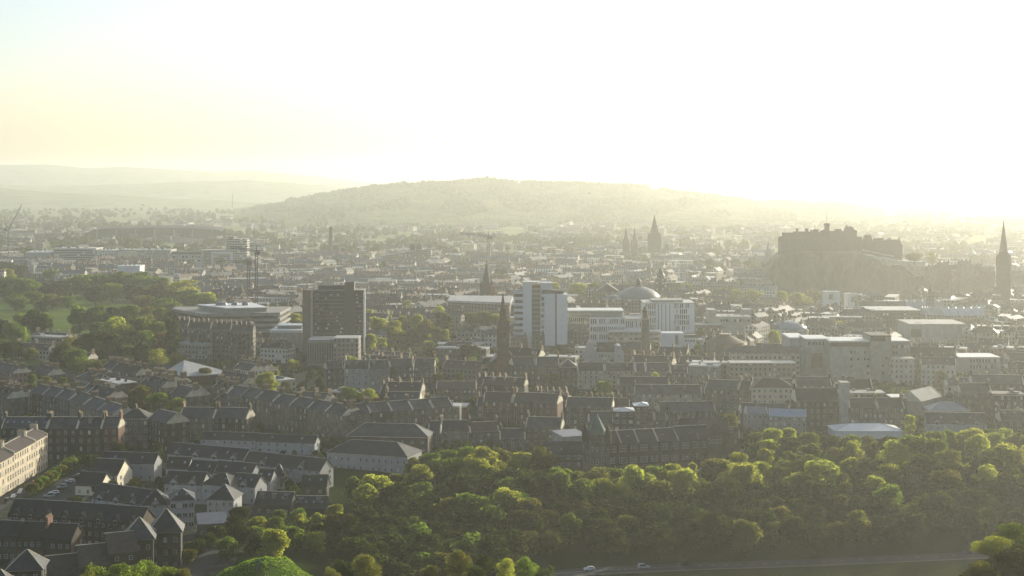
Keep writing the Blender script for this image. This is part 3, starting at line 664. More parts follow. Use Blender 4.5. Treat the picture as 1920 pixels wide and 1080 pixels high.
# parked cars, hedge trees
CAR = {}
def car_parts(kind_):
    if kind_ in CAR: return CAR[kind_]
    hi = 1.45 if kind_ == 'hatch' else 1.75; L = 4.2 if kind_ == 'hatch' else 4.5
    b = MB(); w2 = .86
    prof = [(-L / 2, .32), (-L / 2 - .02, .62), (-L / 2 + .25, .86), (-L * .22, .95), (-L * .06, hi - .04), (L * .28, hi), (L * .43, hi - .32 if kind_ == 'hatch' else hi - .1), (L / 2 - .02, .85), (L / 2, .34)]
    b.prism_y(prof, -w2, w2, 0)
    g_ = MB(); gl = [(-L * .20, .98), (-L * .055, hi - .12), (L * .27, hi - .08), (L * .41, 1.0)]
    g_.prism_y(gl, -w2 - .012, w2 + .012, 0)
    g_.box(-L * .2, -w2 * .8, 1.0, -L * .19, w2 * .8, 1.02, 0)
    wh = MB(); ri = MB(); n = 14
    for q_, r0, y0, y1 in ((wh, .32, -.1, .1), (ri, .19, -.115, .115)):
        q_.prism_y([(r0 * math.cos(2 * math.pi * i / n), r0 * math.sin(2 * math.pi * i / n)) for i in range(n)], y0, y1)
    li = MB(); li.box(-L / 2 - .03, -.18, .58, -L / 2 + .08, .18, .74, 0)
    CAR[kind_] = (L, w2, lambda m: b.mesh('body', [m]), g_.mesh('windows_glass', ['car_glass']), (wh.mesh('wheel', ['tyre']), ri.mesh('rim', ['car_silver'])), li.mesh('headlight', ['frame'])); return CAR[kind_]
BODY = {}
def car(x, y, rz, m, kind_, label, group, z):
    L, w2, fb, gl, wh, li = car_parts(kind_)
    if (kind_, m) not in BODY: BODY[(kind_, m)] = fb(m)
    t = thing('car', label, 'car', (x, y, z), rz, group)
    put('body', BODY[(kind_, m)], t, (0, 0, 0)); put('glazing', gl, t, (0, 0, 0))
    for sx in (-1, 1):
        for sy in (-1, 1): put('rim', wh[1], put('wheel', wh[0], t, (sx * L * .31, sy * (w2 - .06), .32)), (0, 0, 0))
    for sy in (-1, 1): put('headlight', li, t, (0, sy * .6, 0))
    return t
names = {'car_white': 'white', 'car_silver': 'silver', 'car_black': 'black', 'car_blue': 'dark blue', 'car_red': 'red'}
cm = ['car_silver', 'car_white', 'car_black', 'car_silver', 'car_blue', 'car_white', 'car_black', 'car_silver', 'car_black', 'car_white', 'car_silver', 'car_blue']
ordw = ['first', 'second', 'third', 'fourth', 'fifth', 'sixth', 'seventh', 'eighth', 'ninth', 'tenth', 'eleventh', 'twelfth', 'thirteenth', 'fourteenth', 'fifteenth', 'sixteenth', 'seventeenth', 'eighteenth', 'nineteenth', 'twentieth']
for k in range(12):
    car(-190.5 + rnd.uniform(-.4, .4), 637 + k * 6.1, R(20) + rnd.uniform(-.06, .06), cm[k], 'hatch' if k % 3 else 'estate', f'{names[cm[k]]} car nosed in between hedge and street, {ordw[k]} up the row', 'cars parked between hedge and street', .06)
cm2 = ['car_black', 'car_white', 'car_white', 'car_silver', 'car_red', 'car_black', 'car_white', 'car_blue', 'car_silver']
for k in range(9):
    car(-204.6, 626 + k * 9.0, R(90), cm2[k], 'hatch' if k % 2 else 'estate', f'{names[cm2[k]]} car parked along the sunlit terrace, {ordw[k]} up the street', 'cars parked along the sunlit terrace', .07)
for k in range(11):
    tree(-198 + rnd.uniform(-.5, .5), 640 + k * 6.6, rnd.uniform(5, 6.5), 'bush', 'leaf_green' if k % 3 else 'leaf_olive', rnd.uniform(6.5, 8.5), 0, 'hedge trees between the parked cars', name='street_tree', label=f'low green street tree between the parked car rows, {ordw[k]} from the brown flats')
for k, (px, y_, m, lab) in enumerate(((1105, 1070, 'car_white', 'white car on the hill road ahead of the silver one'), (1207, 1066, 'car_silver', 'silver car on the hill road between the white and the black car'), (1285, 1062, 'car_black', 'black car on the hill road behind the silver one'), (1816, 1041, 'car_blue', 'dark car on the hill road below the corner bush'))):
    d = dist(y_, -13); s0, s1 = 0, 1
    car(X(px, d), d, R(9) + (R(180) if k % 2 else 0), m, 'hatch' if k != 1 else 'estate', lab, 'cars driving on the hill road', terr(X(px, d), d) + .12)
lm('the white car on the road', 1105, 1070); lm('the black car on the road', 1285, 1062); lm('the corner bush', 1870, 1030)

# ---------------------------------------------------------------- middle streets
def row(pts, h, n, label, **kw):
    """a terrace along a line of the photo, cut into n tenements"""
    (x0, y0), (x1, y1) = pts
    A, B = ends_px(x0, y0, x1, y1, h)
    for i in range(n):
        p, q = (lerp(A[0], B[0], i / n), lerp(A[1], B[1], i / n)), (lerp(A[0], B[0], (i + .985) / n), lerp(A[1], B[1], (i + .985) / n))
        a = dict(D=12, rh=4, wm='stone', floors=4, chim=2, cat='tenement', group=G_T); a.update(kw)
        t = block('tenement', p, q, h + rnd.uniform(-.35, .35), label=f'{label}, {ordw[i]} stretch of {("one","two","three","four","five","six")[n-1]}', **a)
    guard(x0, x1, max(y0, y1) + 22, min(A[1], B[1]))
row([(56, 735), (130, 750)], 14, 3, 'smoke-hazed tenement in the slanting street behind the dark row')
row([(131, 750), (212, 777)], 14, 3, 'brown tenement in the slanting street above the soot-dark row', wm='warm_stone')
row([(426, 737), (480, 747)], 15, 2, 'brown tenement leading into the long slanting terrace')
row([(481, 747), (645, 777)], 15, 5, 'brown stone tenement with close tall windows in the long slanting terrace', wm='warm_stone', wsize=(1.15, 2.1), glz=.25)
row([(655, 776), (850, 760)], 15, 5, 'brown tenement facing the big slate hall roofs', wm='stone', glz=.25)
lm('the long slanting terrace', 560, 765); lm('the big slate hall', 690, 840)
ten(906, 752, 960, 753, 13, 'reddish brick tenement beyond the yards, beside the red stone block', wm='red_stone', rm='brown_tile')
ten(961, 753, 1045, 756, 13, 'red stone block with one bright skew edge above the school wing', wm='red_stone', rm='brown_tile', D=14)
pblock('hall', 613, 842, 764, 851, 8, D=17, rh=5, roof='hip', wm='white_render', rm='slate', floors=2, bays=13, wsize=(1.0, 1.3), label='big slate-roofed hall with white lower wall above the wood', cat='hall', glz=.1)
pblock('hall', 650, 817, 802, 820, 8, D=15, rh=5.2, roof='hip', wm='brown_brick', rm='slate', floors=2, bays=8, wsize=(1.4, 1.3), label='slate-roofed brown hall standing behind the white-walled hall', cat='hall')
ten(803, 812, 826, 812, 7.5, 'tan stone cottage gable between brown hall and small windows row', D=12, rh=5, floors=2, bays=2, wm='warm_stone')
ten(827, 806, 881, 806, 7, 'two-storey tan house with small windows above the wood edge', floors=2, wm='pale_stone', D=9, wsize=(1.1, 1.2))
ten(882, 810, 936, 808, 6.4, 'low brown-tiled house beside the tan house above the wood', floors=2, wm='warm_stone', rm='brown_tile', D=9, wsize=(1.1, 1.2))
ten(937, 822, 985, 822, 6, 'low grey house with white van-like roof light above the wood', floors=2, wm='stone', rm='slate', D=9)
ten(612, 691, 644, 690, 15, 'grey stone rear tenement with white dormers, first of the tall rear walls', dorm='box', ndorm=2, wm='stone')
ten(645, 690, 692, 690, 15, 'pale rendered rear tenement wall, whitest of the tall rear walls', wm='grey_render', dorm='box', ndorm=3)
ten(693, 690, 731, 689, 15, 'grey tenement with two dormers beside the whitest rear wall', wm='grey_render', dorm='box', ndorm=2)
ten(732, 687, 775, 686, 15, 'plain stone rear tenement between dormered and dark mansard walls', wm='stone')
ten(776, 686, 815, 686, 15, 'stone rear tenement at the church end of the tall rear walls', wm='stone', dorm='box', ndorm=1)
lm('the tall pale rear walls', 700, 715)
pblock('school_annexe', 818, 728, 893, 728, 7, D=11, rh=3.6, wm='warm_stone', rm='brown_tile', floors=2, bays=9, label='long low brown-roofed building with small square windows below the rusty church', cat='annexe', wsize=(1.2, 1.2))
ten(961, 684, 1004, 683, 14, 'grey tenement with long dark roof beside the rusty church', wm='stone'); ten(1005, 683, 1048, 683, 14, 'grey tenement with pink tint second from the rusty church', wm='warm_stone')
ten(1050, 688, 1081, 688, 13, 'small hipped tenement between grey rows below the crow-stepped house', wm='stone', roof='hip', chim=0)
ten(1083, 694, 1133, 694, 12, 'slate-roofed tenement with bright rounded gables in front of the crow-stepped house', wm='pale_stone'); ten(1135, 694, 1190, 694, 12, 'slate-roofed tenement with two white dormers in front of the crow-stepped house', wm='pale_stone', dorm='box', ndorm=2)
ten(1192, 696, 1211, 696, 14, 'narrow tan gable end beside the curly white gable', wm='warm_stone', D=16, chim=0); ten(1212, 694, 1256, 694, 11, 'house with curly white wallhead gable among slate roofs', wm='grey_render', dorm='gablet', ndorm=2)
ten(1258, 699, 1290, 699, 11, 'slate house beside the curly white gable', wm='stone', dorm='box', ndorm=2); ten(1291, 686, 1346, 688, 11, 'pale-walled low block with bright roof edge below the conical roof', wm='grey_render', roof='flat', chim=0, rm='flat_roof')
ten(1190, 737, 1316, 738, 11, 'long slate-roofed tenement with white dormer below the yellow tree', wm='pale_stone', dorm='box', ndorm=2, glz=.3); ten(1160, 722, 1255, 722, 10, 'low slate roofs behind the long white-dormered tenement', wm='stone')
ten(1322, 727, 1384, 730, 15, 'big grey tenement with many small windows beside the cream flats', wm='stone'); ten(1385, 729, 1407, 730, 15, 'narrow tan tenement end touching the cream flats', wm='warm_stone')
pblock('cream_flats', 1409, 727, 1489, 727, 16, D=14, rh=4.5, roof='hip', wm='cream_render', rm='brown_tile', floors=5, bays=8, wsize=(1.3, 1.5), label='cream flats with five rows of dark windows under brown hipped roof', cat='flats', skews=False); lm('the cream flats', 1450, 745)
pblock('terrace_flats', 1151, 771, 1189, 771, 14, D=11, rh=1.2, roof='hip', wm='dark_stone', rm='glass_roof', floors=4, bays=3, wsize=(1.9, 1.5), style='pair', label='brown flats with white bay windows and blue roof behind the school', cat='flats', glz=.35)
pblock('terrace_flats', 1190, 761, 1216, 761, 14, D=11, rh=1.2, roof='hip', wm='stone', rm='glass_roof', floors=4, bays=2, wsize=(1.5, 1.5), style='pair', label='taller grey flats with blue roof beside the bay-windowed flats', cat='flats')
for i, (p0, p1) in enumerate(((1204, 1227), (1228, 1250), (1251, 1274), (1275, 1300), (1301, 1340))):
    pblock('row_house', p0, 788 - i * 1.2, p1, 788 - i * 1.2, 6.2, D=9, rh=3.4, wm='stone', rm='slate', floors=2, bays=3, wsize=(1.1, 1.2), chim=1, cat='house', group='row of small houses behind the school roof', label=f'small slate-roofed house behind the school, {ordw[i]} from the blue-roofed flats', glz=.3)
ten(1236, 771, 1342, 770, 10, 'tan tenement with bright dormer strip behind the row of small houses', wm='stone', chim=3); ten(1060, 762, 1148, 764, 13, 'dim grey tenement with two glinting windows behind the green spire', wm='stone', glz=.3)
pblock('metal_shed', 1056, 819, 1101, 816, 8, D=14, rh=1.0, roof='mono', wm='concrete', rm='lead', floors=1, wins=False, label='grey box building with pale blue metal roof beside the green spire', cat='shed')
ten(985, 800, 1052, 802, 9, 'brown house with small windows beside the blue metal roof', wm='warm_stone', floors=3, wsize=(1.1, 1.2)); ten(1104, 790, 1150, 790, 9, 'low brown house hidden behind the green spire', wm='stone', floors=3)
# right hand side
ten(1594, 738, 1660, 738, 13, 'brown brick block with lit terracotta parapet beside the tall grey slab', wm='red_stone', roof='flat', rm='flat_roof', chim=0); ten(1672, 746, 1712, 746, 11, 'brown block with thin bright roof edge beside the terracotta parapet', wm='dark_stone', roof='flat', rm='white_roof', chim=0)
ten(1594, 764, 1645, 764, 12, 'grey stone block with rows of white arched windows, slab end', wm='stone', glz=.2, floors=4, bays=6); ten(1646, 764, 1696, 764, 12, 'grey stone block with rows of white arched windows, tree end', wm='stone', glz=.2, floors=4, bays=5)
pblock('stair_tower', 1577, 719, 1593, 719, 24, D=7, roof='flat', wm='concrete', rm='concrete', floors=1, wins=False, label='tall windowless grey slab tower beside the white arched windows', cat='tower'); lm('the tall grey slab', 1585, 750)
ten(1492, 752, 1576, 752, 14, 'dark brown gabled tenement between cream flats and grey slab', wm='dark_stone', D=14, rh=6); ten(1492, 722, 1560, 722, 13, 'dark-roofed tenement behind the brown gabled one near the grey slab', wm='stone')
pblock('terrace_flats', 1441, 779, 1512, 781, 9, D=10, rh=3, wm='concrete', rm='glass_roof', floors=3, bays=8, wsize=(1.2, 1.3), label='grey flats with pale blue roof just above the wood', cat='flats', glz=.3); pblock('terrace_flats', 1400, 776, 1440, 776, 9, D=10, rh=3, wm='grey_render', rm='lead', floors=3, bays=4, wsize=(1.2, 1.3), label='grey gabled flats touching the pale blue roof above the wood', cat='flats')
pblock('marquee', 1566, 808, 1692, 808, 4, D=18, rh=2.5, wm='white_panel', rm='white_roof', floors=1, wins=False, label='long white tent-like roof rising behind the treetops', cat='marquee', skews=False, roof='hip'); lm('the long white tent roof', 1630, 806)
house(1738, 792, 1850, 794, 7.5, 'white house with three pointed gables and blue-grey slate roof', D=11, rh=4.5, ndorm=3, dorm='gablet', rm='slate', bays=8, group='pale houses above the wood'); lm('the three-gabled white house', 1795, 790)
pblock('slate_hall', 1745, 770, 1818, 770, 8, D=14, rh=4, roof='hip', wm='grey_render', rm='lead', floors=1, wins=False, label='blue-grey hipped roof behind the three-gabled white house', cat='hall')
pblock('steep_hall', 1726, 752, 1766, 742, 10, D=13, rh=5, wm='concrete', rm='concrete', floors=1, wins=False, label='steep pale roof slab tilting up beside the brown flats', cat='hall')
ten(1862, 740, 1921, 741, 16, 'dark brown tower of flats with stacked bright bay windows at the picture edge', wm='dark_stone', roof='flat', rm='dark_slate', chim=0, floors=5, glz=.4); ten(1800, 735, 1860, 735, 14, 'brown tenement beside the dark tower of flats', wm='stone')
ten(1822, 718, 1920, 720, 15, 'dark crow-stepped tenement row near the picture edge', wm='dark_stone', D=14)

# ---------------------------------------------------------------- the school in front
p = landmark('school', 'long dark stone school with turreted tower, green cone spire and rows of white windows', 'school', 1230, 715, phrase='the dark school', py=845, guard_w=150, base=872)
def schoolrange(b):
    A, B = Vector((X(1140, 700), 706, 0)), Vector((X(1352, 722), 722, 0)); u = (B - A).normalized(); n = Vector((-u.y, u.x, 0)); L = (B - A).length
    def W_(s, t, z): q = A + u * s + n * t; return (q.x, q.y, z)
    return A, u, n, L, W_
A_, u_, n_, L_, W_ = schoolrange(None)
def f(b):
    b.solid([W_(0, 0, -3), W_(L_, 0, -3), W_(L_, 13, -3), W_(0, 13, -3), W_(0, 0, 10), W_(L_, 0, 10), W_(L_, 13, 10), W_(0, 13, 10)], [(4, 5, 6, 7), (0, 1, 5, 4), (1, 2, 6, 5), (2, 3, 7, 6), (3, 0, 4, 7)])
    b.solid([W_(-.1, -.15, 9.6), W_(L_ + .1, -.15, 9.6), W_(L_, .1, 9.6), W_(0, .1, 9.6), W_(-.1, -.15, 10.05), W_(L_, -.15, 10.05), W_(L_, .1, 10.05), W_(0, .1, 10.05)], [(4, 5, 6, 7), (0, 1, 5, 4), (0, 3, 2, 1)])
p.part('wall', ['dark_stone'], f)
def f(b):
    for s0, s1, hh in ((0, L_ * .62, 5.0), (L_ * .62 + .02, L_, 5.6)):
        b.solid([W_(s0, -.5, 9.9), W_(s1, -.5, 9.9), W_(s1, 13.5, 9.9), W_(s0, 13.5, 9.9), W_(s0, 6.5, 10 + hh), W_(s1, 6.5, 10 + hh)], [(0, 1, 5, 4), (2, 3, 4, 5), (1, 2, 5), (3, 0, 4), (3, 2, 1, 0)])
p.part('roof', ['dark_slate'], f)
p.part('ridge', ['glint_ridge_stone'], lambda b: (b.bar(W_(0, 6.5, 15.05), W_(L_ * .62, 6.5, 15.05), .22, n=4), b.bar(W_(L_ * .62, 6.5, 15.65), W_(L_, 6.5, 15.65), .22, n=4)))
for s in (.12, .27, .44, .62, .8):
    def f(b, s=s):
        q0, q1 = Vector(W_(L_ * s, -.3, 10.2)), Vector(W_(L_ * s, 6.6, 15.2)); b.bar(q0, q1, .3, n=4)
    p.part('skew', ['glint_ridge_stone'], f)
rz_ = math.atan2(u_.y, u_.x)
for k in range(11):
    for m_ in range(3):
        s = L_ * (k + .5) / 11 + (m_ - 1) * 1.25
        for zc, hh in ((6.2, 2.9), (1.0, 2.6)):
            q = Vector(W_(s, -.03, zc)); o = put('window', window_mesh(.9, hh, 'sash', 'pane'), p.r, q - Vector(p.o), rz_)
for s in (.2, .5, .74):
    o = put('skylight', skylight_mesh(), p.r, Vector(W_(L_ * s, 3.2, 12.6)) - Vector(p.o), rz_); o.scale = (2.2, 1.6, 1)
g0, g1 = Vector(W_(L_ - 7.5, -.7, 0)), Vector(W_(L_ + .4, -.7, 0))
def f(b):
    def G(s, t, z): q = g0 + u_ * s + n_ * t; return (q.x, q.y, z)
    w_ = (g1 - g0).length
    b.solid([G(0, 0, -3), G(w_, 0, -3), G(w_, 0, 11.5), G(w_ / 2, 0, 18.4), G(0, 0, 11.5), G(0, 16, -3), G(w_, 16, -3), G(w_, 16, 11.5), G(w_ / 2, 16, 18.4), G(0, 16, 11.5)],
            [(0, 1, 2, 3, 4), (9, 8, 7, 6, 5), (1, 6, 7, 2), (5, 0, 4, 9)], 0)
    b.solid([G(-.3, .4, 11.3), G(w_ / 2, .4, 18.2), G(w_ / 2, 16, 18.2), G(-.3, 16, 11.3), G(w_ + .3, .4, 11.3), G(w_ + .3, 16, 11.3)], [(0, 1, 2, 3), (1, 4, 5, 2)], 1)
p.part('gable_wing', ['dark_stone', 'dark_slate'], f)
for i in range(4): put('window', window_mesh(1.0, 3.4, 'sash', 'pane'), p.r, g0 + u_ * (1.4 + 1.75 * i) + n_ * -.03 + Vector((0, 0, 8.0)) - Vector(p.o), rz_)
def f(b):
    A, B = (X(1278, 735), 737), (X(1368, 735), 739)
    b.box(A[0], A[1], -1, B[0], A[1] + 12, 11.2, 0); b.prism([(A[1] - .5, 11), (A[1] + 6, 16.2), (A[1] + 12.5, 11)], A[0], B[0], 1)
p.part('rear_range', ['dark_stone', 'dark_slate'], f)
tx, td = X(1119, 700), 697
p.part('tower', ['stone'], lambda b: (b.box(tx - 5.6, td, -4, tx + 5.6, td + 11, 16, 0), b.box(tx - 5.9, td - .3, 12.0, tx + 5.9, td + 11.3, 12.5, 0)))
p.part('spire', ['copper'], lambda b: b.lathe((tx, td + 5.5, 0), [(5.0, 16.0), (3.0, 19.5), (1.2, 22.8), (.15, 25.0)], 8))
for sx in (-1, 1):
    for sy in (0, 1):
        p.part('corner_turret', ['dark_stone'], lambda b: b.lathe((tx + sx * 5.0, td + .6 + sy * 9.8, 0), [(.5, 10), (1.5, 12), (1.5, 16.6), (1.7, 16.8), (1.3, 17.4), (.1, 19.2)], 10))
for zc in (2.5, 8.0):
    for i in (-1, 0, 1): put('window', window_mesh(1.1, 2.2, 'sash', 'pane'), p.r, Vector((tx + i * 2.4, td - .03, zc)) - Vector(p.o))
lm('the green cone spire', 1119, 800)
def f(b):
    b.box(X(1018, 699), 699, -3, X(1094, 699), 710, 7, 0); b.prism([(698.5, 6.9), (704.5, 11.6), (710.5, 6.9)], X(1018, 699), X(1094, 699) - .3, 1); b.box(X(1018, 699), 697.2, 5.6, X(1094, 699) - .4, 698.95, 6.0, 2)
p.part('low_wing', ['red_stone', 'slate', 'lead'], f)
p.windows(1024, 1090, 850, 866, 7, 1, 699, 1.9, 1.8, 'pair'); p.windows(1024, 1090, 864, 878, 7, 1, 699, 1.6, 1.6, 'pair')
for px in (1030, 1052, 1073): put('dormer', dormer_mesh('box', 'slate'), p.r, Vector((X(px, 700), 700.2, 7.9)) - Vector(p.o))

# ---------------------------------------------------------------- rusty church with spire
p = landmark('church', 'rust-brown church with slender pointed spire beside the white towers', 'church', 943, 1000, phrase='the rusty church', py=665, guard_w=30, base=700)
cx = X(943, 1000)
p.part('tower', ['red_stone'], lambda b: (b.box(cx - 3.6, 1000, -1, cx + 3.6, 1007, 36, 0), [b.box(cx + sx * 3.4 - .6, 1000 - .4 + sy * 6.6, -1, cx + sx * 3.4 + .6, 1000.8 + sy * 6.6, 38.5, 0) for sx in (-1, 1) for sy in (0, 1)]))
p.part('spire', ['red_stone'], lambda b: b.lathe((cx, 1003.5, 0), [(3.5, 36), (2.0, 46), (.12, 58)], 8, 0, R(22.5)))
for sx in (-1, 1):
    for sy in (0, 1): p.part('pinnacle', ['red_stone'], lambda b: b.lathe((cx + sx * 3.4, 1000.2 + sy * 6.6, 0), [(.6, 38.4), (.08, 43)], 6))
p.part('nave', ['red_stone', 'slate'], lambda b: (b.box(cx - 8, 1008, -1, cx + 12, 1034, 12, 0), b.prism_y([(cx - 8.4, 11.8), (cx + 12.4, 11.8), (cx + 2, 20)], 1007.8, 1034, 1)))
p.windows(935, 951, 618, 645, 2, 1, 999.9, 1.0, 5.0)
p.part('aisle', ['warm_stone', 'slate'], lambda b: (b.box(cx + 12.2, 1006, -1, cx + 22, 1030, 7, 0), b.prism_y([(cx + 12, 6.9), (cx + 22.4, 6.9), (cx + 17, 11)], 1005.7, 1030, 1)))

# ---------------------------------------------------------------- the dark office tower and its neighbours
p = landmark('office_tower', 'dark fourteen-storey slab tower with bands of windows and blank brown end wall', 'tower', 625, 1150, phrase='the dark office tower', py=640, guard_w=60, base=662)
p.box('end_wall', 'brown_panel', 567, 582.5, 545, 0, 1149, 17, z0=-1); p.box('corner_fin', 'concrete', 582.6, 586, 546, 0, 1148.6, 2, z0=-1)
p.box('front', 'dark_panel', 586.1, 682, 545, 0, 1150, 16, z0=-1); p.box('lift_shaft', 'dark_panel', 646, 664, 529, 0, 1149.3, 8, z0=-1)
p.box('penthouse', 'dark_panel', 597, 645.5, 535, 545, 1153, 10); p.box('roof', 'concrete', 586, 683, 543.8, 545, 1149.5, 17)
p.box('corner_bay', 'white_panel', 681.0, 684, 548, 0, 1149.6, 1.5, z0=-1)
p.part('corner_flag', ['crane_red'], lambda b: b.box(X(567, 1148), 1148, Z(548, 1148), X(579, 1148), 1149, Z(544, 1148)))
for k in range(13):
    z_t = 551 + k * 7.0
    for px0, px1 in ((588, 607), (607, 626), (626, 645), (666, 680)):
        p.box('window_band', 'pane', px0 + .6, px1 - .6, z_t, z_t + 3.4, 1149.9, .6)
        if rnd.random() < .6:
            a = rnd.uniform(px0 + 1, px1 - 6); p.box('blind', 'blind', a, a + rnd.choice((2.5, 4, 5)), z_t + .3, z_t + rnd.choice((1.8, 3.0)), 1149.8, .3)
    p.box('spandrel', 'steel', 587.5, 645.5, z_t + 3.5, z_t + 4.6, 1149.75, .5)
    p.box('spandrel', 'steel', 665, 681, z_t + 3.5, z_t + 4.6, 1149.75, .5)
p = landmark('lecture_block', 'low block with vertical ribs in front of the dark tower', 'hall', 607, 1090, guard_w=28, base=685)
p.box('wall', 'concrete', 577, 632, 640, 0, 1092, 26, z0=-1); p.box('roof', 'lead', 576.5, 632.5, 637.5, 640, 1091.5, 27)
for k in range(17): p.box('rib', 'dark_panel', 578 + k * 3.2, 579.4 + k * 3.2, 643, 682, 1091.4, .7)
p = landmark('brown_annexe', 'tan annexe with trees on its roof beside the dark tower foot', 'annexe', 648, 1085)
p.box('wall', 'far_stone', 626, 672, 635, 0, 1086, 18, z0=-1); p.box('roof', 'flat_roof', 625.5, 672.5, 633.6, 635, 1085.7, 19)

p = landmark('library', 'wide layered library with pale flat roof and long horizontal bands', 'library', 420, 1250, phrase='the layered library', py=605, guard_w=105, base=622)
for k, (pt, pb, m, a0, a1) in enumerate(((586, 592, 'concrete', 322, 525), (592, 597, 'dark_panel', 326, 521), (597, 602, 'concrete', 322, 525), (602, 607, 'dark_panel', 326, 521), (607, 612, 'concrete', 322, 525), (612, 617, 'dark_panel', 326, 521), (617, 623, 'concrete', 322, 525), (623, 640, 'dark_panel', 330, 516))):
    inset = 0 if m == 'concrete' else 1.6
    p.part('storey_band' if m == 'concrete' else 'window_band', ['concrete' if m == 'concrete' else 'pane'], lambda b: b.solid([(X(a0, 1290) , 1290 + inset, Z(pb, 1250)), (X(378, 1240), 1240 + inset, Z(pb, 1250)), (X(a1, 1250), 1250 + inset, Z(pb, 1250)), (X(a1, 1250), 1310, Z(pb, 1250)), (X(a0, 1290), 1310, Z(pb, 1250))] + [(X(a0, 1290), 1290 + inset, Z(pt, 1250)), (X(378, 1240), 1240 + inset, Z(pt, 1250)), (X(a1, 1250), 1250 + inset, Z(pt, 1250)), (X(a1, 1250), 1310, Z(pt, 1250)), (X(a0, 1290), 1310, Z(pt, 1250))],
           [(0, 1, 6, 5), (1, 2, 7, 6), (2, 3, 8, 7), (3, 4, 9, 8), (4, 0, 5, 9), (5, 6, 7, 8, 9), (4, 3, 2, 1, 0)]))
p.part('penthouse', ['concrete', 'white_roof'], lambda b: (b.solid([(X(372, 1280), 1280, Z(586, 1250)), (X(428, 1250), 1250, Z(586, 1250)), (X(500, 1258), 1258, Z(586, 1250)), (X(470, 1300), 1300, Z(586, 1250)), (X(372, 1280), 1280, Z(578, 1250)), (X(428, 1250), 1250, Z(579, 1250)), (X(500, 1258), 1258, Z(579, 1250)), (X(470, 1300), 1300, Z(578, 1250))], [(0, 1, 5, 4), (1, 2, 6, 5), (2, 3, 7, 6), (3, 0, 4, 7), (3, 2, 1, 0)], 0),
   b.solid([(X(369, 1280), 1280, Z(578, 1250)), (X(427, 1248), 1248, Z(578.5, 1250)), (X(503, 1256), 1256, Z(578.5, 1250)), (X(472, 1303), 1303, Z(578, 1250)), (X(369, 1280), 1280, Z(576.6, 1250)), (X(427, 1248), 1248, Z(577, 1250)), (X(503, 1256), 1256, Z(577, 1250)), (X(472, 1303), 1303, Z(576.6, 1250))], [(0, 1, 5, 4), (1, 2, 6, 5), (2, 3, 7, 6), (3, 0, 4, 7), (4, 5, 6, 7), (3, 2, 1, 0)], 1)))
for px in (415, 440, 460): p.part('roof_vent', ['lead'], lambda b: b.lathe((X(px, 1275), 1275, Z(577, 1250)), [(5 if px == 415 else 3, 0), (4.5 if px == 415 else 2.6, 2.2), (1, 3)], 12))
p = landmark('tenement', 'tall grey rear wall of ribbed tenements below the layered library', 'tenement', 400, 1130, group=G_T, phrase='the ribbed grey rear wall', py=645, guard_w=75, base=672)
for i, (a0, a1, pt) in enumerate(((325, 352, 611), (352.3, 395, 614), (395.3, 432, 617), (432.3, 474, 620))):
    d = 1160 - i * 10
    p.box('wall', 'far_stone', a0, a1, pt, 0, d, 13, z0=-1)
    p.part('roof', ['slate'], lambda b: b.prism([(d - .4, Z(pt, d) - .2), (d + 6, Z(pt, d) + 4), (d + 13.4, Z(pt, d) - .2)], X(a0, d), X(a1, d)))
    for k in range(int((a1 - a0) / 9)):
        xx = X(a0 + 4.5 + 9 * k, d); p.part('closet_wing', ['far_dark'], lambda b: b.box(xx - .8, d - 2, -1, xx + .8, d - .05, Z(pt, d) - 3))
        put('chimney', chimney_mesh(3.2, .9, 2.0, 5, 'warm_stone'), p.r, Vector((xx + 1.4, d + 6, Z(pt, d) + 3.6)) - Vector(p.o))
p = landmark('canopy_roof', 'low wide pale triangular roof standing among dark tenements', 'hall', 370, 1010, phrase='the pale triangular roof', py=690, guard_w=55, base=694)
p.part('roof', ['flat_roof'], lambda b: b.solid([(X(312, 1015), 1015, 6), (X(342, 985), 985, 6), (X(438, 1005), 1005, 5.5), (X(345, 1030), 1030, 11), (X(312, 1015), 1015, 5.4), (X(342, 985), 985, 5.4), (X(438, 1005), 1005, 4.9), (X(345, 1030), 1030, 5)], [(0, 1, 3), (1, 2, 3), (0, 4, 5, 1), (1, 5, 6, 2), (2, 6, 7, 3), (3, 7, 4, 0), (7, 6, 5, 4)]))
p.part('wall', ['dark_stone'], lambda b: b.solid([(X(314, 1015), 1015, -1), (X(343, 987), 987, -1), (X(436, 1005), 1005, -1), (X(345, 1029), 1029, -1), (X(314, 1015), 1015, 5.4), (X(343, 987), 987, 5.4), (X(436, 1005), 1005, 4.9), (X(345, 1029), 1029, 5)], [(0, 1, 5, 4), (1, 2, 6, 5), (2, 3, 7, 6), (3, 0, 4, 7)]))
p = landmark('lecture_block', 'long low building with pale roof strips between library and dark tower', 'hall', 535, 1180, guard_w=36, base=640)
p.box('wall', 'concrete', 508, 566, 624, 0, 1180, 30, z0=-1); p.box('roof', 'white_roof', 506, 566.5, 619, 624, 1179.5, 31); p.box('upper_wall', 'concrete', 520, 566, 612, 619, 1190, 16); p.box('upper_roof', 'glass_roof', 518, 566.5, 610, 612, 1189.5, 17)

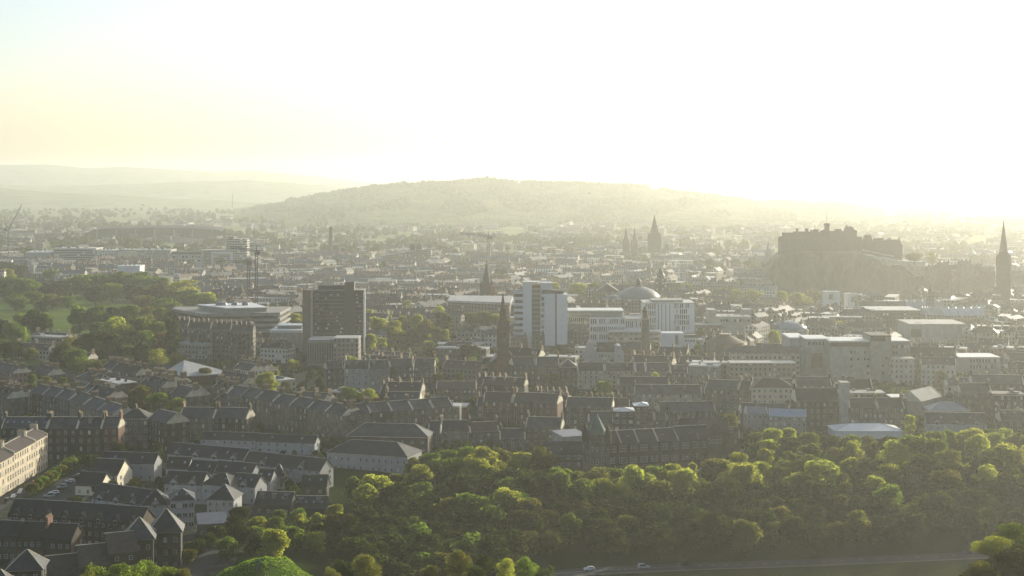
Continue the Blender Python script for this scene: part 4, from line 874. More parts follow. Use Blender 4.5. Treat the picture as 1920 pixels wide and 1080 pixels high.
# ---------------------------------------------------------------- white towers
p = landmark('white_tower', 'white twin-slab university tower with brown recess and balcony stack', 'tower', 1015, 1200, phrase='the white twin-slab tower', py=620, guard_w=52, base=650)
p.box('balcony_core', 'dark_panel', 965, 980.5, 545, 0, 1204, 14, z0=-1)
for k in range(9): p.box('balcony', 'white_panel', 963.5, 980.6, 546 + k * 11, 551.5 + k * 11, 1202.6, 2)
p.box('slab', 'white_panel', 980.7, 997, 530, 0, 1200, 17, z0=-1); p.box('brown_recess', 'brown_panel', 997.1, 1013, 535, 0, 1202, 15, z0=-1)
for k in range(13): p.box('recess_floor', 'concrete', 997.5, 1012.8, 541 + k * 8.6, 543 + k * 8.6, 1201.6, .5)
p.box('rear_slab', 'white_panel', 1013.2, 1034, 530, 552, 1206, 12); p.box('roof_plant', 'dark_panel', 1016, 1057, 544.5, 551, 1202, 12)
p.box('stair_bay', 'white_panel', 1013.2, 1021.2, 551, 0, 1202, 15, z0=-1)
p.windows(1014, 1021, 556, 650, 1, 9, 1202, 2.2, 2.6)
p.box('slab', 'white_panel', 1021.4, 1041, 551, 648, 1200, 17); p.box('slab_slot', 'dark_panel', 1041.1, 1044, 551, 648, 1203, 12); p.box('end_slab', 'white_panel', 1044.1, 1064, 552, 646, 1199, 18); p.box('stilts', 'dark_panel', 1023, 1062, 646, 0, 1203, 12, z0=-1)
p.box('roof', 'flat_roof', 980, 1014, 529, 530, 1199.5, 18); p.box('base_block', 'red_stone', 955, 988, 634, 0, 1192, 7, z0=-1)
p = landmark('office_block', 'white office with rows of narrow vertical windows and pale overhanging roof', 'office', 1130, 1230, phrase='the white office with narrow windows', py=615, guard_w=80, base=640)
p.box('side_wall', 'cream_render', 1064.5, 1105, 592, 0, 1226, 30, z0=-1); p.box('front_wall', 'white_panel', 1105.1, 1172, 594, 0, 1225, 28, z0=-1); p.box('low_wing', 'white_panel', 1172.1, 1207, 600, 0, 1228, 26, z0=-1)
p.box('roof', 'flat_roof', 1063, 1172, 589.5, 592, 1224, 33); p.box('penthouse', 'concrete', 1066, 1168, 583.5, 589.5, 1229, 24); p.box('penthouse_roof', 'white_roof', 1065, 1170, 582, 583.5, 1228, 26); p.box('wing_roof', 'flat_roof', 1171, 1209, 597, 600, 1227, 28)
p.windows(1066, 1104, 595, 638, 10, 4, 1226, .9, 2.6, seed=2); p.windows(1107, 1171, 596, 640, 16, 3, 1225, 1.0, 3.6, seed=3, blind=.05, skip=.1); p.windows(1173, 1206, 602, 618, 9, 1, 1228, .9, 5)
p.box('canopy', 'white_panel', 1140, 1240, 619.5, 622.5, 1220, 6); p.box('ground_floor', 'far_office', 1142, 1238, 622.5, 0, 1222, 4, z0=-1)
p = landmark('office_block', 'square white block with tall slot windows beside the minaret', 'office', 1255, 1260, phrase='the square white slot-windowed block', py=595, guard_w=48, base=626)
p.box('wall', 'white_panel', 1208, 1302, 569, 624, 1260, 30); p.box('roof', 'flat_roof', 1207, 1303, 567.5, 569, 1259, 32); p.box('penthouse', 'concrete', 1222, 1280, 562.5, 567.5, 1264, 20); p.box('undercroft', 'dark_panel', 1210, 1300, 624, 0, 1263, 24, z0=-1)
p.windows(1210, 1230, 570, 622, 5, 4, 1260, .9, 4.2, seed=4, blind=0); p.windows(1264, 1292, 570, 622, 8, 5, 1260, .9, 3.6, seed=5, blind=0, skip=.12)
for px in (1234, 1240.5, 1248, 1255.5): p.box('slot', 'dark_panel', px, px + .9, 571, 622, 1259.8, .5)
p = landmark('white_block', 'low white block with dark slot and small trees in front of the slot-windowed block', 'office', 1265, 1190, base=648, guard_w=36)
p.box('wall', 'white_panel', 1241, 1282, 624.5, 0, 1190, 14, z0=-1); p.box('door', 'dark_panel', 1266, 1272, 628, 646, 1189.7, .5); p.box('low_wing', 'white_panel', 1282.2, 1305, 634, 0, 1192, 12, z0=-1); p.box('roof', 'slate', 1281, 1306, 628, 634, 1193, 10); p.windows(1283, 1304, 634, 643, 4, 1, 1192, 1.2, 1.5)
p = landmark('minaret', 'brown stone minaret tower with glinting gold cap', 'minaret', 1210, 1110, phrase='the brown minaret', py=620, guard_w=8, base=665)
cx = X(1210, 1110)
p.part('shaft', ['warm_stone'], lambda b: b.box(cx - 2.6, 1108, -1, cx + 2.6, 1113, Z(597, 1110), 0)); p.part('upper_shaft', ['warm_stone'], lambda b: b.lathe((cx, 1110.5, 0), [(2.3, Z(597, 1110)), (2.0, Z(584, 1110)), (2.4, Z(583, 1110)), (2.4, Z(581.5, 1110)), (1.4, Z(581, 1110)), (1.2, Z(577, 1110)), (.1, Z(573, 1110))], 8))
p.part('balcony', ['pale_stone'], lambda b: b.box(cx - 3.1, 1107.5, Z(598.5, 1110), cx + 3.1, 1113.5, Z(597, 1110) + .2, 0))
p = landmark('domed_hall', 'round brown hall under a wide pale dome with pointed lantern', 'hall', 1201, 1450, phrase='the pale dome', py=560, guard_w=44, base=588)
cx = X(1201, 1450)
p.part('drum', ['far_stone'], lambda b: b.lathe((cx, 1475, 0), [(27, -1), (27, Z(566, 1450)), (28, Z(565, 1450)), (27.5, Z(562, 1450))], 32)); p.part('dome', ['lead'], lambda b: b.lathe((cx, 1475, Z(562.5, 1450)), [(21.5, 0), (20.5, 2.2), (17.5, 5.2), (13, 8.2), (7, 10.4), (3, 11.2)], 36), True)
p.part('lantern', ['slate'], lambda b: b.lathe((cx, 1475, Z(542, 1450)), [(4.2, -1), (4.2, 1.5), (2.6, 2), (2.4, 5), (3.0, 5.4), (1.5, 7.5), (.5, 9), (.1, 13)], 10))
p.part('stair_block', ['far_stone', 'lead'], lambda b: (b.box(X(1136, 1448), 1448, -1, X(1165, 1448), 1470, Z(562, 1450), 0), b.lathe((X(1150, 1448), 1459, Z(562, 1450)), [(8, 0), (5, 3), (.5, 4.5)], 12, 1)))
p = landmark('gabled_hall', 'brown gabled hall beside the pale dome', 'hall', 1140, 1520, base=575, guard_w=20)
p.part('wall', ['far_stone', 'slate'], lambda b: (b.box(X(1120, 1520), 1520, -1, X(1160, 1520), 1550, Z(547, 1520), 0), b.prism_y([(X(1118, 1520), Z(547, 1520)), (X(1162, 1520), Z(547, 1520)), (X(1140, 1520), Z(533, 1520))], 1519.5, 1551, 1)))
p = landmark('clock_tower', 'brown square tower with domed cap beyond the pale dome', 'tower', 1240, 1650, base=545, guard_w=12)
cx = X(1240, 1650)
p.part('shaft', ['far_dark'], lambda b: b.box(cx - 5.5, 1650, -1, cx + 5.5, 1661, Z(522, 1650), 0)); p.part('cap', ['slate'], lambda b: b.lathe((cx, 1655.5, Z(522, 1650)), [(4.6, 0), (4.4, 3), (3, 5), (2.4, 8), (1, 9.5), (.1, 13)], 8)); p.part('wing', ['far_dark'], lambda b: (b.box(X(1228, 1655), 1655, -1, X(1233, 1655), 1662, Z(530, 1650), 0), b.box(X(1247, 1655), 1655, -1, X(1272, 1655), 1662, Z(531, 1650), 0)))
p = landmark('church', 'dark hazy church spire with corner pinnacles behind a red crane foot', 'church', 912, 1500, phrase='the hazy dark spire', py=530, guard_w=12, base=556)
cx = X(912, 1500)
p.part('tower', ['black_stone'], lambda b: b.box(cx - 4.5, 1500, -1, cx + 4.5, 1509, Z(530, 1500), 0)); p.part('spire', ['black_stone'], lambda b: b.lathe((cx, 1504.5, Z(530, 1500)), [(4.2, 0), (2.2, 9), (.12, 21.5)], 8))
for sx in (-1, 1): p.part('pinnacle', ['black_stone'], lambda b: b.lathe((cx + sx * 5.2, 1501, 0), [(1.1, -1), (1.1, Z(533, 1500)), (.1, Z(522, 1500))], 6))
p = landmark('crane_base', 'red lattice crane foot beside the hazy dark spire', 'crane', 924, 1490)
p.part('mast', ['crane_red'], lambda b: b.box(X(920, 1490), 1490, -1, X(927, 1490), 1494, Z(536, 1490), 0))
p = landmark('museum', 'long tan-roofed museum with pale eaves behind the yellow-green trees', 'museum', 895, 1370, base=590, guard_w=55)
p.part('wall', ['far_stone'], lambda b: b.solid([(X(840, 1390), 1390, -1), (X(955, 1345), 1345, -1), (X(960, 1400), 1400, -1), (X(846, 1430), 1430, -1), (X(840, 1390), 1390, Z(566, 1390)), (X(955, 1345), 1345, Z(572, 1345)), (X(960, 1400), 1400, Z(572, 1345)), (X(846, 1430), 1430, Z(566, 1390))], [(0, 1, 5, 4), (1, 2, 6, 5), (2, 3, 7, 6), (3, 0, 4, 7)]))
p.part('roof', ['flat_roof'], lambda b: b.solid([(X(838, 1388), 1388, Z(566, 1390)), (X(957, 1343), 1343, Z(572, 1345)), (X(962, 1402), 1402, Z(571, 1345)), (X(846, 1432), 1432, Z(565, 1390)), (X(838, 1388), 1388, Z(563, 1390)), (X(957, 1343), 1343, Z(567, 1345)), (X(962, 1402), 1402, Z(564, 1345)), (X(846, 1432), 1432, Z(560, 1390))], [(0, 1, 5, 4), (1, 2, 6, 5), (2, 3, 7, 6), (3, 0, 4, 7), (4, 5, 6, 7), (3, 2, 1, 0)]))

# crow-stepped white house
p = landmark('white_house', 'white house with two round-shouldered gables and slate roof below the white office', 'house', 1132, 1110, phrase='the white house with twin gables', py=658, guard_w=38, base=676)
for a0, a1, ap in ((1096, 1119, 641), (1151, 1170, 648)):
    xm, x0, x1 = X((a0 + a1) / 2, 1110), X(a0, 1110), X(a1, 1110)
    p.part('gable', ['white_render', 'slate'], lambda b: (b.prism_y([(x0, -1), (x1, -1), (x1, 7), (x1 - 1.5, 9.5), (xm + 1.2, Z(ap, 1110)), (xm - 1.2, Z(ap, 1110)), (x0 + 1.5, 9.5), (x0, 7)], 1108, 1124, 0)))
    put('window', window_mesh(1.0, 1.5, 'sash'), p.r, Vector((xm, 1107.95, 4)) - Vector(p.o))
p.box('wall', 'white_render', 1119.1, 1151, 661, 0, 1111, 10, z0=-1); p.windows(1122, 1149, 661, 672, 5, 1, 1111, 1.1, 1.6, 'sash')
p.part('roof', ['dark_slate'], lambda b: b.prism([(1110.5, 7.4), (1116, 14), (1121.5, 7.4)], X(1119.1, 1111), X(1151, 1111)))
for px in (1124, 1129, 1146): put('dormer', dormer_mesh('box', 'dark_slate'), p.r, Vector((X(px, 1111), 1112, 9.4)) - Vector(p.o))
p.part('chimney', ['white_render'], lambda b: b.box(X(1104, 1110), 1112, 8, X(1112, 1110), 1114, Z(638, 1110)))
p = landmark('conical_roof', 'round hall with wide shallow cone roof and lit rim', 'hall', 1364, 1090, phrase='the wide cone roof', py=640, guard_w=36, base=660)
p.part('wall', ['warm_stone'], lambda b: b.lathe((X(1364, 1090), 1104, -1), [(13.5, 0), (13.5, Z(644, 1090) + 1)], 20)); p.part('roof', ['brown_tile'], lambda b: b.lathe((X(1364, 1090), 1104, Z(645, 1090)), [(14.5, 0), (8, 3), (4, 5.2), (3, 5.6)], 20)); p.part('rim', ['pale_stone'], lambda b: b.lathe((X(1364, 1090), 1104, Z(645, 1090) + 5.5), [(4.2, 0), (4.2, .5)], 16))

# big hospital-like complex
p = landmark('hospital_block', 'big grey-brown stepped complex with white flat roofs and small windows', 'hospital', 1600, 1000, phrase='the stepped grey complex', py=670, guard_w=100, base=706)
for nm, m, a0, a1, pt, d, dp in (('block', 'concrete', 1556, 1632, 641, 1000, 24), ('core', 'concrete', 1632.3, 1671, 631, 996, 22), ('block', 'concrete', 1671.3, 1706, 641, 1003, 22), ('glazed_bay', 'grey_render', 1511, 1555.7, 637, 1010, 24), ('annexe', 'white_render', 1481, 1512, 635, 1030, 30)):
    p.box(nm, m, a0, a1, pt, 0, d, dp, z0=-1); p.box('roof', 'white_roof' if nm != 'core' else 'dark_slate', a0 - .6, a1 + .4, pt - 2.2, pt, d - .4, dp + 1)
p.box('dark_storey', 'dark_panel', 1556.5, 1631, 642.5, 650, 999.8, .5); p.box('core_top', 'dark_panel', 1633, 1660, 629, 640, 995.7, .5)
p.windows(1593, 1631, 653, 706, 6, 4, 1000, 1.3, 1.7, blind=.3, seed=8, skip=.25); p.windows(1652, 1671, 650, 706, 3, 4, 996, 1.3, 1.7, blind=.3, seed=9, skip=.3); p.windows(1673, 1705, 644, 690, 6, 4, 1003, 1.2, 1.8, blind=.25, seed=10, skip=.15); p.windows(1514, 1554, 640, 650, 6, 1, 1010, 1.2, 2.4, seed=12)
p.box('low_front', 'far_pale', 1672, 1716, 672, 0, 990, 10, z0=-1)
p.box('red_bay', 'red_stone', 1522, 1542, 662, 690, 1009.6, .4); p.box('side_wall', 'grey_render', 1505, 1511, 655, 0, 1000, 12, z0=-1)
p = landmark('ward_wing', 'long grey wing with dark pitched roof running off the stepped complex', 'hospital', 1440, 1010, base=690, guard_w=50)
p.part('wall', ['far_pale'], lambda b: b.box(X(1372, 1010), 1010, -1, X(1506, 1010), 1022, Z(662, 1010), 0)); p.part('roof', ['slate'], lambda b: b.prism([(1009.4, Z(662, 1010) - .1), (1016, Z(651, 1010)), (1022.6, Z(662, 1010) - .1)], X(1371, 1010), X(1507, 1010)))
p = landmark('ward_wing', 'grey tenement-like ward block in front of the long dark-roofed wing', 'hospital', 1430, 975, base=706, guard_w=55)
p.part('wall', ['far_stone'], lambda b: b.box(X(1370, 975), 975, -1, X(1492, 975), 987, Z(682, 975), 0)); p.part('roof', ['flat_roof'], lambda b: b.box(X(1369, 975), 974.6, Z(682, 975), X(1493, 975), 987.4, Z(680, 975)))
p = landmark('glass_dome', 'low glass dome with sun glinting on its rim', 'dome', 1487, 1240, phrase='the low glass dome', py=615, guard_w=36, base=628)
p.part('shell', ['glass_roof'], lambda b: b.lathe((X(1487, 1240), 1258, Z(622, 1240)), [(15.2, 0), (14, 2.6), (11.5, 4.8), (7.5, 6.6), (3, 7.5), (.5, 7.7)], 28), True); p.part('drum', ['concrete'], lambda b: b.lathe((X(1487, 1240), 1258, -1), [(15.6, 0), (15.6, Z(621, 1240) + 1)], 28))
def simple_block(name, lab, cat, a0, a1, pt, d, dp, m, rm, phrase=None, extra=None, base=None, group=None):
    p = landmark(name, lab, cat, (a0 + a1) / 2, d, phrase=phrase, py=pt + 15, guard_w=(a1 - a0) / 2, base=base or PY(0, d) - 8, group=group)
    p.box('wall', m, a0, a1, pt, 0, d, dp, z0=-1); p.box('roof', rm, a0 - .6, a1 + .6, pt - 1.6, pt, d - .5, dp + 1)
    for i in range(4): a_ = lerp(a0, a1, .12 + .2 * i); p.box('roof_plant', ('concrete', 'lead')[i % 2], a_, a_ + (a1 - a0) * .09, pt - 1.6 - rnd.uniform(1.5, 3.5), pt - 1.6, d + dp * rnd.uniform(.2, .5), 4)
    OCC.update(rect_cells((X(a0, d), d), (X(a1, d), d), dp, 3)); return p
p = simple_block('white_roofed_block', 'pale block with gleaming white flat roof and many windows', 'office', 1800, 1876, 671, 1050, 24, 'white_render', 'white_roof', 'the gleaming white-roofed block', base=698); p.windows(1818, 1874, 672, 694, 10, 2, 1050, 1.2, 2.4, blind=.2)
p = simple_block('beige_block', 'broad beige windowless block with thin lit parapet', 'office', 1706, 1812, 609, 1240, 40, 'concrete', 'flat_roof', 'the broad beige block', base=640); p.box('dark_entry', 'dark_panel', 1708, 1728, 617, 632, 1239.7, .5)
simple_block('dark_block', 'dark boxy building with bright roof edge above the broad beige block', 'office', 1635, 1726, 583, 1340, 40, 'far_dark', 'flat_roof', base=615)
p = simple_block('office_block', 'grey office with long ribbon of square windows near the wide cone roof', 'office', 1343, 1408, 595, 1280, 24, 'concrete', 'flat_roof', base=616); p.windows(1350, 1406, 597, 606, 11, 1, 1280, 1.7, 2.2, blind=.05); p.box('stair_end', 'concrete', 1328, 1343, 581, 0, 1282, 20, z0=-1); p.box('stair_end', 'concrete', 1393, 1409, 580, 0, 1300, 12, z0=-1)
for a0, a1, pt, lab in ((1549, 1575, 549, 'small white cube building with dark window before the castle crag'), (1590, 1611, 553, 'lower white cube building beside the taller cube before the crag')):
    p = simple_block('white_cube', lab, 'house', a0, a1, pt, 1560, 18, 'white_panel', 'flat_roof', base=568); p.box('window', 'pane', a0 + 6, a0 + 13, pt + 3, pt + 13, 1559.7, .5)
for i, (a0, a1, pt, d) in enumerate(((1640, 1690, 575, 1480), (1690, 1780, 570, 1500), (1735, 1765, 582, 1440), (1770, 1856, 583, 1430))):
    p = landmark('glass_roofed_hall', 'museum hall with pale blue glazed roof, ' + ('outermost and smallest', 'longest and highest', 'short gabled one in front', 'broad one close to the beige block')[i], 'hall', (a0 + a1) / 2, d, group='blue glazed museum halls', phrase='the blue glazed roofs' if i == 1 else None, py=585, guard_w=(a1 - a0) / 2, base=pt + 14)
    p.box('wall', 'far_stone', a0, a1, pt + 9, 0, d, 24, z0=-1); p.part('roof', ['glass_roof', 'lead'], lambda b: (b.prism([(d - .5, Z(pt + 9, d)), (d + 12, Z(pt - 5, d)), (d + 24.5, Z(pt + 9, d))], X(a0, d), X(a1, d), 0), [b.bar((X(lerp(a0, a1, k / 6), d), d - .6, Z(pt + 9, d) + .2), (X(lerp(a0, a1, k / 6), d), d + 12, Z(pt - 5, d) + .25), .35, n=4, m=1) for k in range(7)]))
    OCC.update(rect_cells((X(a0, d), d), (X(a1, d), d), 24, 3))

# ---------------------------------------------------------------- castle on its crag
p = landmark('castle', 'castle of towers, battlements and a flag tower standing dark on the high crag', 'castle', 1560, 1850, z=70, phrase='the castle crag', py=500)
D_ = 1850
def cbx(nm, a0, a1, pt, pb=482, d=D_, dp=18, m='black_stone'): return p.box(nm, m, a0, a1, pt, pb, d, dp)
cbx('curtain_wall', 1464, 1612, 446); cbx('outer_tower', 1464, 1470.2, 443.5, 482, D_ - 1, 12); cbx('battery', 1470.4, 1490, 436.5, 480, D_ + 2, 16); cbx('barrack_block', 1490.2, 1520, 434.5, 480, D_ + 3, 14)
cbx('middle_range', 1520.2, 1546, 435.5, 480, D_ + 2, 16); cbx('chimney', 1493, 1497, 428.5, 436, D_ + 6, 3); cbx('roof_turret', 1511, 1516, 428.5, 436, D_ + 6, 5)
for a0, a1, pt in ((1520.5, 1523, 431), (1525, 1527, 430), (1528.5, 1535, 430), (1539, 1541.5, 432.5), (1543, 1546, 431)): cbx('battlement', a0, a1, pt, 437, D_ + 4, 5)
cbx('flag_tower', 1547.5, 1555.3, 421.5, 480, D_ + 1, 6); cbx('tower_cap', 1546.6, 1556.0, 419.5, 422.5, D_, 8)
for k in range(3): cbx('merlon', 1546.8 + 3.3 * k, 1548.8 + 3.3 * k, 418.4, 419.5, D_ + .2, 2)
p.part('flagpole', ['steel'], lambda b: b.bar((X(1551.3, D_), D_ + 3, Z(420, D_)), (X(1551.3, D_), D_ + 3, Z(394, D_)), .3, .18, 6))
cbx('palace_range', 1556.2, 1587, 433.5, 480, D_ + 2, 16); cbx('palace_roof', 1567, 1578, 429.5, 434, D_ + 5, 8)
p.part('great_hall', ['black_stone'], lambda b: b.prism_y([(X(1586.5, D_), Z(480, D_)), (X(1607, D_), Z(480, D_)), (X(1607, D_), Z(431.5, D_)), (X(1603, D_), Z(431, D_)), (X(1598.5, D_), Z(425, D_)), (X(1590.5, D_), Z(425, D_)), (X(1586.5, D_), Z(434, D_))], D_ + 1, D_ + 16))
p.part('spirelet', ['black_stone'], lambda b: b.lathe((X(1589.3, D_), D_ + 4, 0), [(.9, Z(426, D_)), (.8, Z(423.5, D_)), (.1, Z(420, D_))], 6))
cbx('half_moon_wall', 1607.3, 1616, 444, 484, D_ - 1, 18); cbx('link_wall', 1612.2, 1689, 452, 486, D_ + 2, 14)
def hip(nm, a0, a1, r0, r1, pt, pb): p.part(nm, ['black_stone'], lambda b: b.prism_y([(X(a0, D_), Z(pb, D_)), (X(a1, D_), Z(pb, D_)), (X(r1, D_), Z(pt, D_)), (X(r0, D_), Z(pt, D_))], D_ + 4, D_ + 15))
hip('lodging_roof', 1621.5, 1639, 1626, 1634, 441, 453); cbx('gatehouse', 1640.5, 1649, 447, 453, D_ + 5, 8); hip('tower_roof', 1651, 1662, 1652, 1658, 447, 455); hip('hall_roof', 1661.5, 1688, 1667.5, 1686, 449.5, 456)
for a0, a1 in ((1667, 1669), (1685, 1687)): cbx('chimney', a0, a1, 446, 452, D_ + 7, 3)
cbx('end_tower', 1686.5, 1692, 458, 488, D_ + 1, 10); cbx('hall_wall', 1661, 1689, 456, 488, D_ + 3, 12)
for k in range(26): p.box('window', 'pane', 1474 + k * 5.1 + rnd.uniform(-1, 1), 1475 + k * 5.1 + rnd.uniform(-.6, 1), 448 + rnd.choice((0, 7, 13)), 450.5 + rnd.choice((0, 7, 13)), D_ - .3 if k < 27 else D_, .5)
q = landmark('grandstand', 'long pale sloping terrace wall with a thin bright rail below the castle', 'stand', 1675, 1835, z=60)
q.part('wall', ['pale_stone'], lambda b: b.solid([(X(1618, 1835), 1835, 30), (X(1695, 1820), 1820, 20), (X(1735, 1815), 1815, 15), (X(1735, 1815), 1835, 15), (X(1618, 1835), 1850, 30), (X(1618, 1835), 1835, Z(479, 1835)), (X(1695, 1820), 1820, Z(492, 1820)), (X(1735, 1815), 1815, Z(494, 1815)), (X(1735, 1815), 1835, Z(494, 1815)), (X(1618, 1835), 1850, Z(479, 1835))], [(0, 1, 6, 5), (1, 2, 7, 6), (2, 3, 8, 7), (3, 4, 9, 8), (4, 0, 5, 9), (5, 6, 7, 8, 9)]))
q.part('rail', ['white_roof'], lambda b: (b.bar((X(1618, 1835), 1834, Z(477.5, 1835)), (X(1695, 1820), 1819, Z(490.5, 1820)), .9, n=4), b.bar((X(1695, 1820), 1819, Z(490.5, 1820)), (X(1735, 1815), 1814, Z(492.5, 1815)), .9, n=4)))
for k in range(14): q.part('awning', ['white_roof'], lambda b: b.box(X(1619 + k * 4.2, 1840), 1840, Z(470 + k * .85, 1840), X(1621 + k * 4.2, 1840), 1843, Z(468.3 + k * .85, 1840)))

for i, (a0, a1, pt, d, zb, m) in enumerate(((1740, 1758, 506, 1800, 22, 'stone'), (1760, 1781, 499, 1775, 15, 'dark_stone'), (1783, 1799, 504, 1800, 8, 'stone'), (1801, 1822, 497, 1760, 4, 'warm_stone'), (1825, 1843, 503, 1795, 4, 'stone'), (1846, 1866, 509, 1750, 3, 'dark_stone'), (1900, 1925, 516, 1700, 3, 'dark_stone'))):
    q = landmark('old_town_house', 'old stone house on the castle ridge, ' + ordw[i] + ' one down from the castle', 'house', (a0 + a1) / 2, d, group='old houses on the castle ridge')
    q.box('wall', m, a0, a1, pt, 0, d, 16, z0=-1); q.part('roof', ['slate'], lambda b: b.prism([(d - .4, Z(pt, d)), (d + 8, Z(pt - 7, d)), (d + 16.4, Z(pt, d))], X(a0, d), X(a1, d)))
    for k in (.12, .5, .88): q.box('chimney', 'warm_stone', lerp(a0, a1, k) - 1.5, lerp(a0, a1, k) + 1.5, pt - 10.5, pt - 4, d + 6, 2)
# ---------------------------------------------------------------- spires far and near
def spire(name, lab, px, d, w_, top, shoulder, base_, m='far_dark', pinn=True, phrase=None, group=None):
    p = landmark(name, lab, 'spire', px, d, phrase=phrase, py=shoulder, guard_w=w_, base=base_, group=group)
    s = w_ * d / FOC; cx = X(px, d)
    p.part('tower', [m], lambda b: (b.box(cx - s, d, -1, cx + s, d + 2 * s, Z(shoulder, d), 0), b.box(cx - s * .72, d + .3 * s, Z(shoulder, d), cx + s * .72, d + 1.7 * s, Z(lerp(shoulder, top, .28), d), 0)))
    p.part('spire', [m], lambda b: b.lathe((cx, d + s, 0), [(s * .74, Z(lerp(shoulder, top, .28), d)), (s * .32, Z(lerp(shoulder, top, .68), d)), (.15, Z(top, d))], 8, 0, R(22.5)))
    if pinn:
        for sx in (-1, 1):
            for sy in (0, 1): p.part('pinnacle', [m], lambda b: b.lathe((cx + sx * s * .92, d + s + (sy * 2 - 1) * s * .9, 0), [(s * .16, Z(shoulder, d) - 2), (s * .15, Z(lerp(shoulder, top, .12), d)), (.1, Z(lerp(shoulder, top, .3), d))], 6))
    return p
p = spire('cathedral', 'tall hazy cathedral spire, highest of the three behind the dome', 1228, 2600, 11.5, 403, 450, 484, 'black_stone', phrase='the cathedral spires')
G_C = 'hazy cathedral spires'; p.r['group'] = G_C
p.part('nave', ['dark_stone', 'slate'], lambda b: (b.box(X(1196, 2610), 2610, -1, X(1240, 2610), 2640, Z(482, 2600), 0)))
spire('cathedral_spire', 'slender hazy spire of the cathedral front, one farther from the tallest', 1174, 2590, 5.6, 426, 460, 484, 'black_stone', group=G_C); spire('cathedral_spire', 'slender hazy spire of the cathedral front, next to the tallest', 1190, 2590, 5.6, 426, 460, 484, 'black_stone', group=G_C)
p = spire('church', 'black needle spire with four corner pinnacles at the castle hill edge', 1885, 1560, 10.5, 413, 496, 560, 'black_stone', phrase='the black needle spire')
p.r['category'] = 'church'; p.part('belfry', ['black_stone'], lambda b: b.box(X(1876.5, 1559), 1559.5, 10, X(1893.5, 1559), 1573, Z(478, 1560)))
spire('church_spire', 'small hazy spire in front of the castle crag slope', 1441, 2300, 5, 450, 474, 492, 'far_dark')
spire('church_spire', 'small dark steeple rising from roofs below the castle end', 1746, 1500, 6, 533, 553, 568, 'far_dark', pinn=False)
spire('church_spire', 'small red steeple among the brown tenements near the steep roof', 1758, 960, 6, 700, 728, 752, 'red_stone', pinn=False)
spire('church_spire', 'thin distant steeple below the wooded hill near the factory chimney', 522, 3000, 3, 463, 474, 480, 'far_dark', pinn=False); spire('church_spire', 'very thin distant steeple between factory chimney and sloped-roof hall', 686, 3200, 2, 447, 468, 478, 'far_dark', pinn=False)
p = landmark('domed_church', 'pale hazy church dome between castle and needle spire', 'church', 1827, 2400, guard_w=10, base=492)
p.part('drum', ['far_stone'], lambda b: b.lathe((X(1827, 2400), 2412, -1), [(7.5, 0), (7.5, Z(484, 2400) + 1)], 16)); p.part('dome', ['lead'], lambda b: b.lathe((X(1827, 2400), 2412, Z(484, 2400)), [(6.6, 0), (6.2, 5), (4.4, 9), (1.6, 12), (1.2, 14), (.1, 18)], 16), True)
p = landmark('factory_chimney', 'tall brown factory chimney standing alone below the wooded hill', 'chimney', 620, 2700, phrase='the tall factory chimney', py=455)
p.part('shaft', ['black_stone'], lambda b: b.lathe((X(620, 2700), 2700, 0), [(4.0, -1), (3.0, Z(428, 2700)), (3.3, Z(427, 2700)), (3.3, Z(425.5, 2700))], 14)); p.part('plinth', ['brown_brick'], lambda b: b.box(X(620, 2700) - 4.4, 2695.6, -1, X(620, 2700) + 4.4, 2704.4, 6))
p = landmark('sloped_hall', 'hall with long single-slope roof and two dark boxes on top', 'hall', 755, 2400, phrase='the sloped-roof hall', py=475, guard_w=55, base=490)
p.part('wall', ['far_stone'], lambda b: b.prism_y([(X(718, 2400), -1), (X(808, 2400), -1), (X(808, 2400), Z(468, 2400)), (X(718, 2400), Z(481, 2400))], 2400, 2430)); p.part('roof', ['steel'], lambda b: b.prism_y([(X(716, 2400), Z(481.5, 2400)), (X(812, 2400), Z(467.5, 2400)), (X(812, 2400), Z(465.5, 2400)), (X(716, 2400), Z(480, 2400))], 2399, 2431))
for a0, a1 in ((769, 778), (780, 791)): p.box('roof_box', 'dark_panel', a0, a1, 458, 470, 2410, 12)
p = landmark('office_complex', 'pale stepped office complex with dark tower beyond the park trees', 'office', 395, 2350, phrase='the stepped office complex', py=480, guard_w=75, base=495)
p.box('low_block', 'white_render', 320, 378, 476, 0, 2330, 30, z0=-1); p.box('dark_top', 'dark_panel', 321, 377, 472, 477, 2329.5, 20); p.box('middle_block', 'far_office', 374, 432, 469, 0, 2350, 30, z0=-1); p.box('frame', 'white_panel', 396, 400, 474, 496, 2348, 3); p.box('frame', 'white_panel', 431, 436, 474, 496, 2348, 3); p.box('frame', 'white_panel', 396, 436, 472, 476, 2347.5, 3)
p.box('tower', 'far_office', 424, 463, 448, 0, 2352, 24, z0=-1); p.box('tower_cap', 'steel', 427, 439, 443.5, 446, 2352, 14); p.box('cap_stem', 'steel', 429, 437, 446, 449, 2354, 10)
p.windows(323, 376, 478, 492, 9, 2, 2330, 3.0, 2.6, blind=.1, skip=.15)
for a0, a1, pt, lab, m in ((48, 96, 474, 'pale low warehouse with gleaming roof far beyond the park', 'white_render'), (100, 180, 467, 'long blue-grey warehouse roof beyond the park', 'far_office'), (182, 218, 471, 'pale warehouse beside the long blue-grey one', 'far_white'), (220, 257, 470, 'tan five-storey block with dark doorway beyond the park', 'cream_render'), (258, 320, 470, 'tan flats between doorway block and stepped offices', 'far_pale')):
    simple_block('warehouse', lab, 'warehouse', a0, a1, pt, 2380, 40, m, 'flat_roof' if 'gleam' not in lab else 'white_roof', base=485)
simple_block('white_pavilion', 'white low pavilion glinting just above the park trees', 'pavilion', 220, 262, 500, 1900, 25, 'white_panel', 'white_roof', base=506)
p = landmark('stadium', 'long dark curved stadium stand hazy in the far plain', 'stadium', 292, 3300, phrase='the stadium', py=445, guard_w=125, base=460)
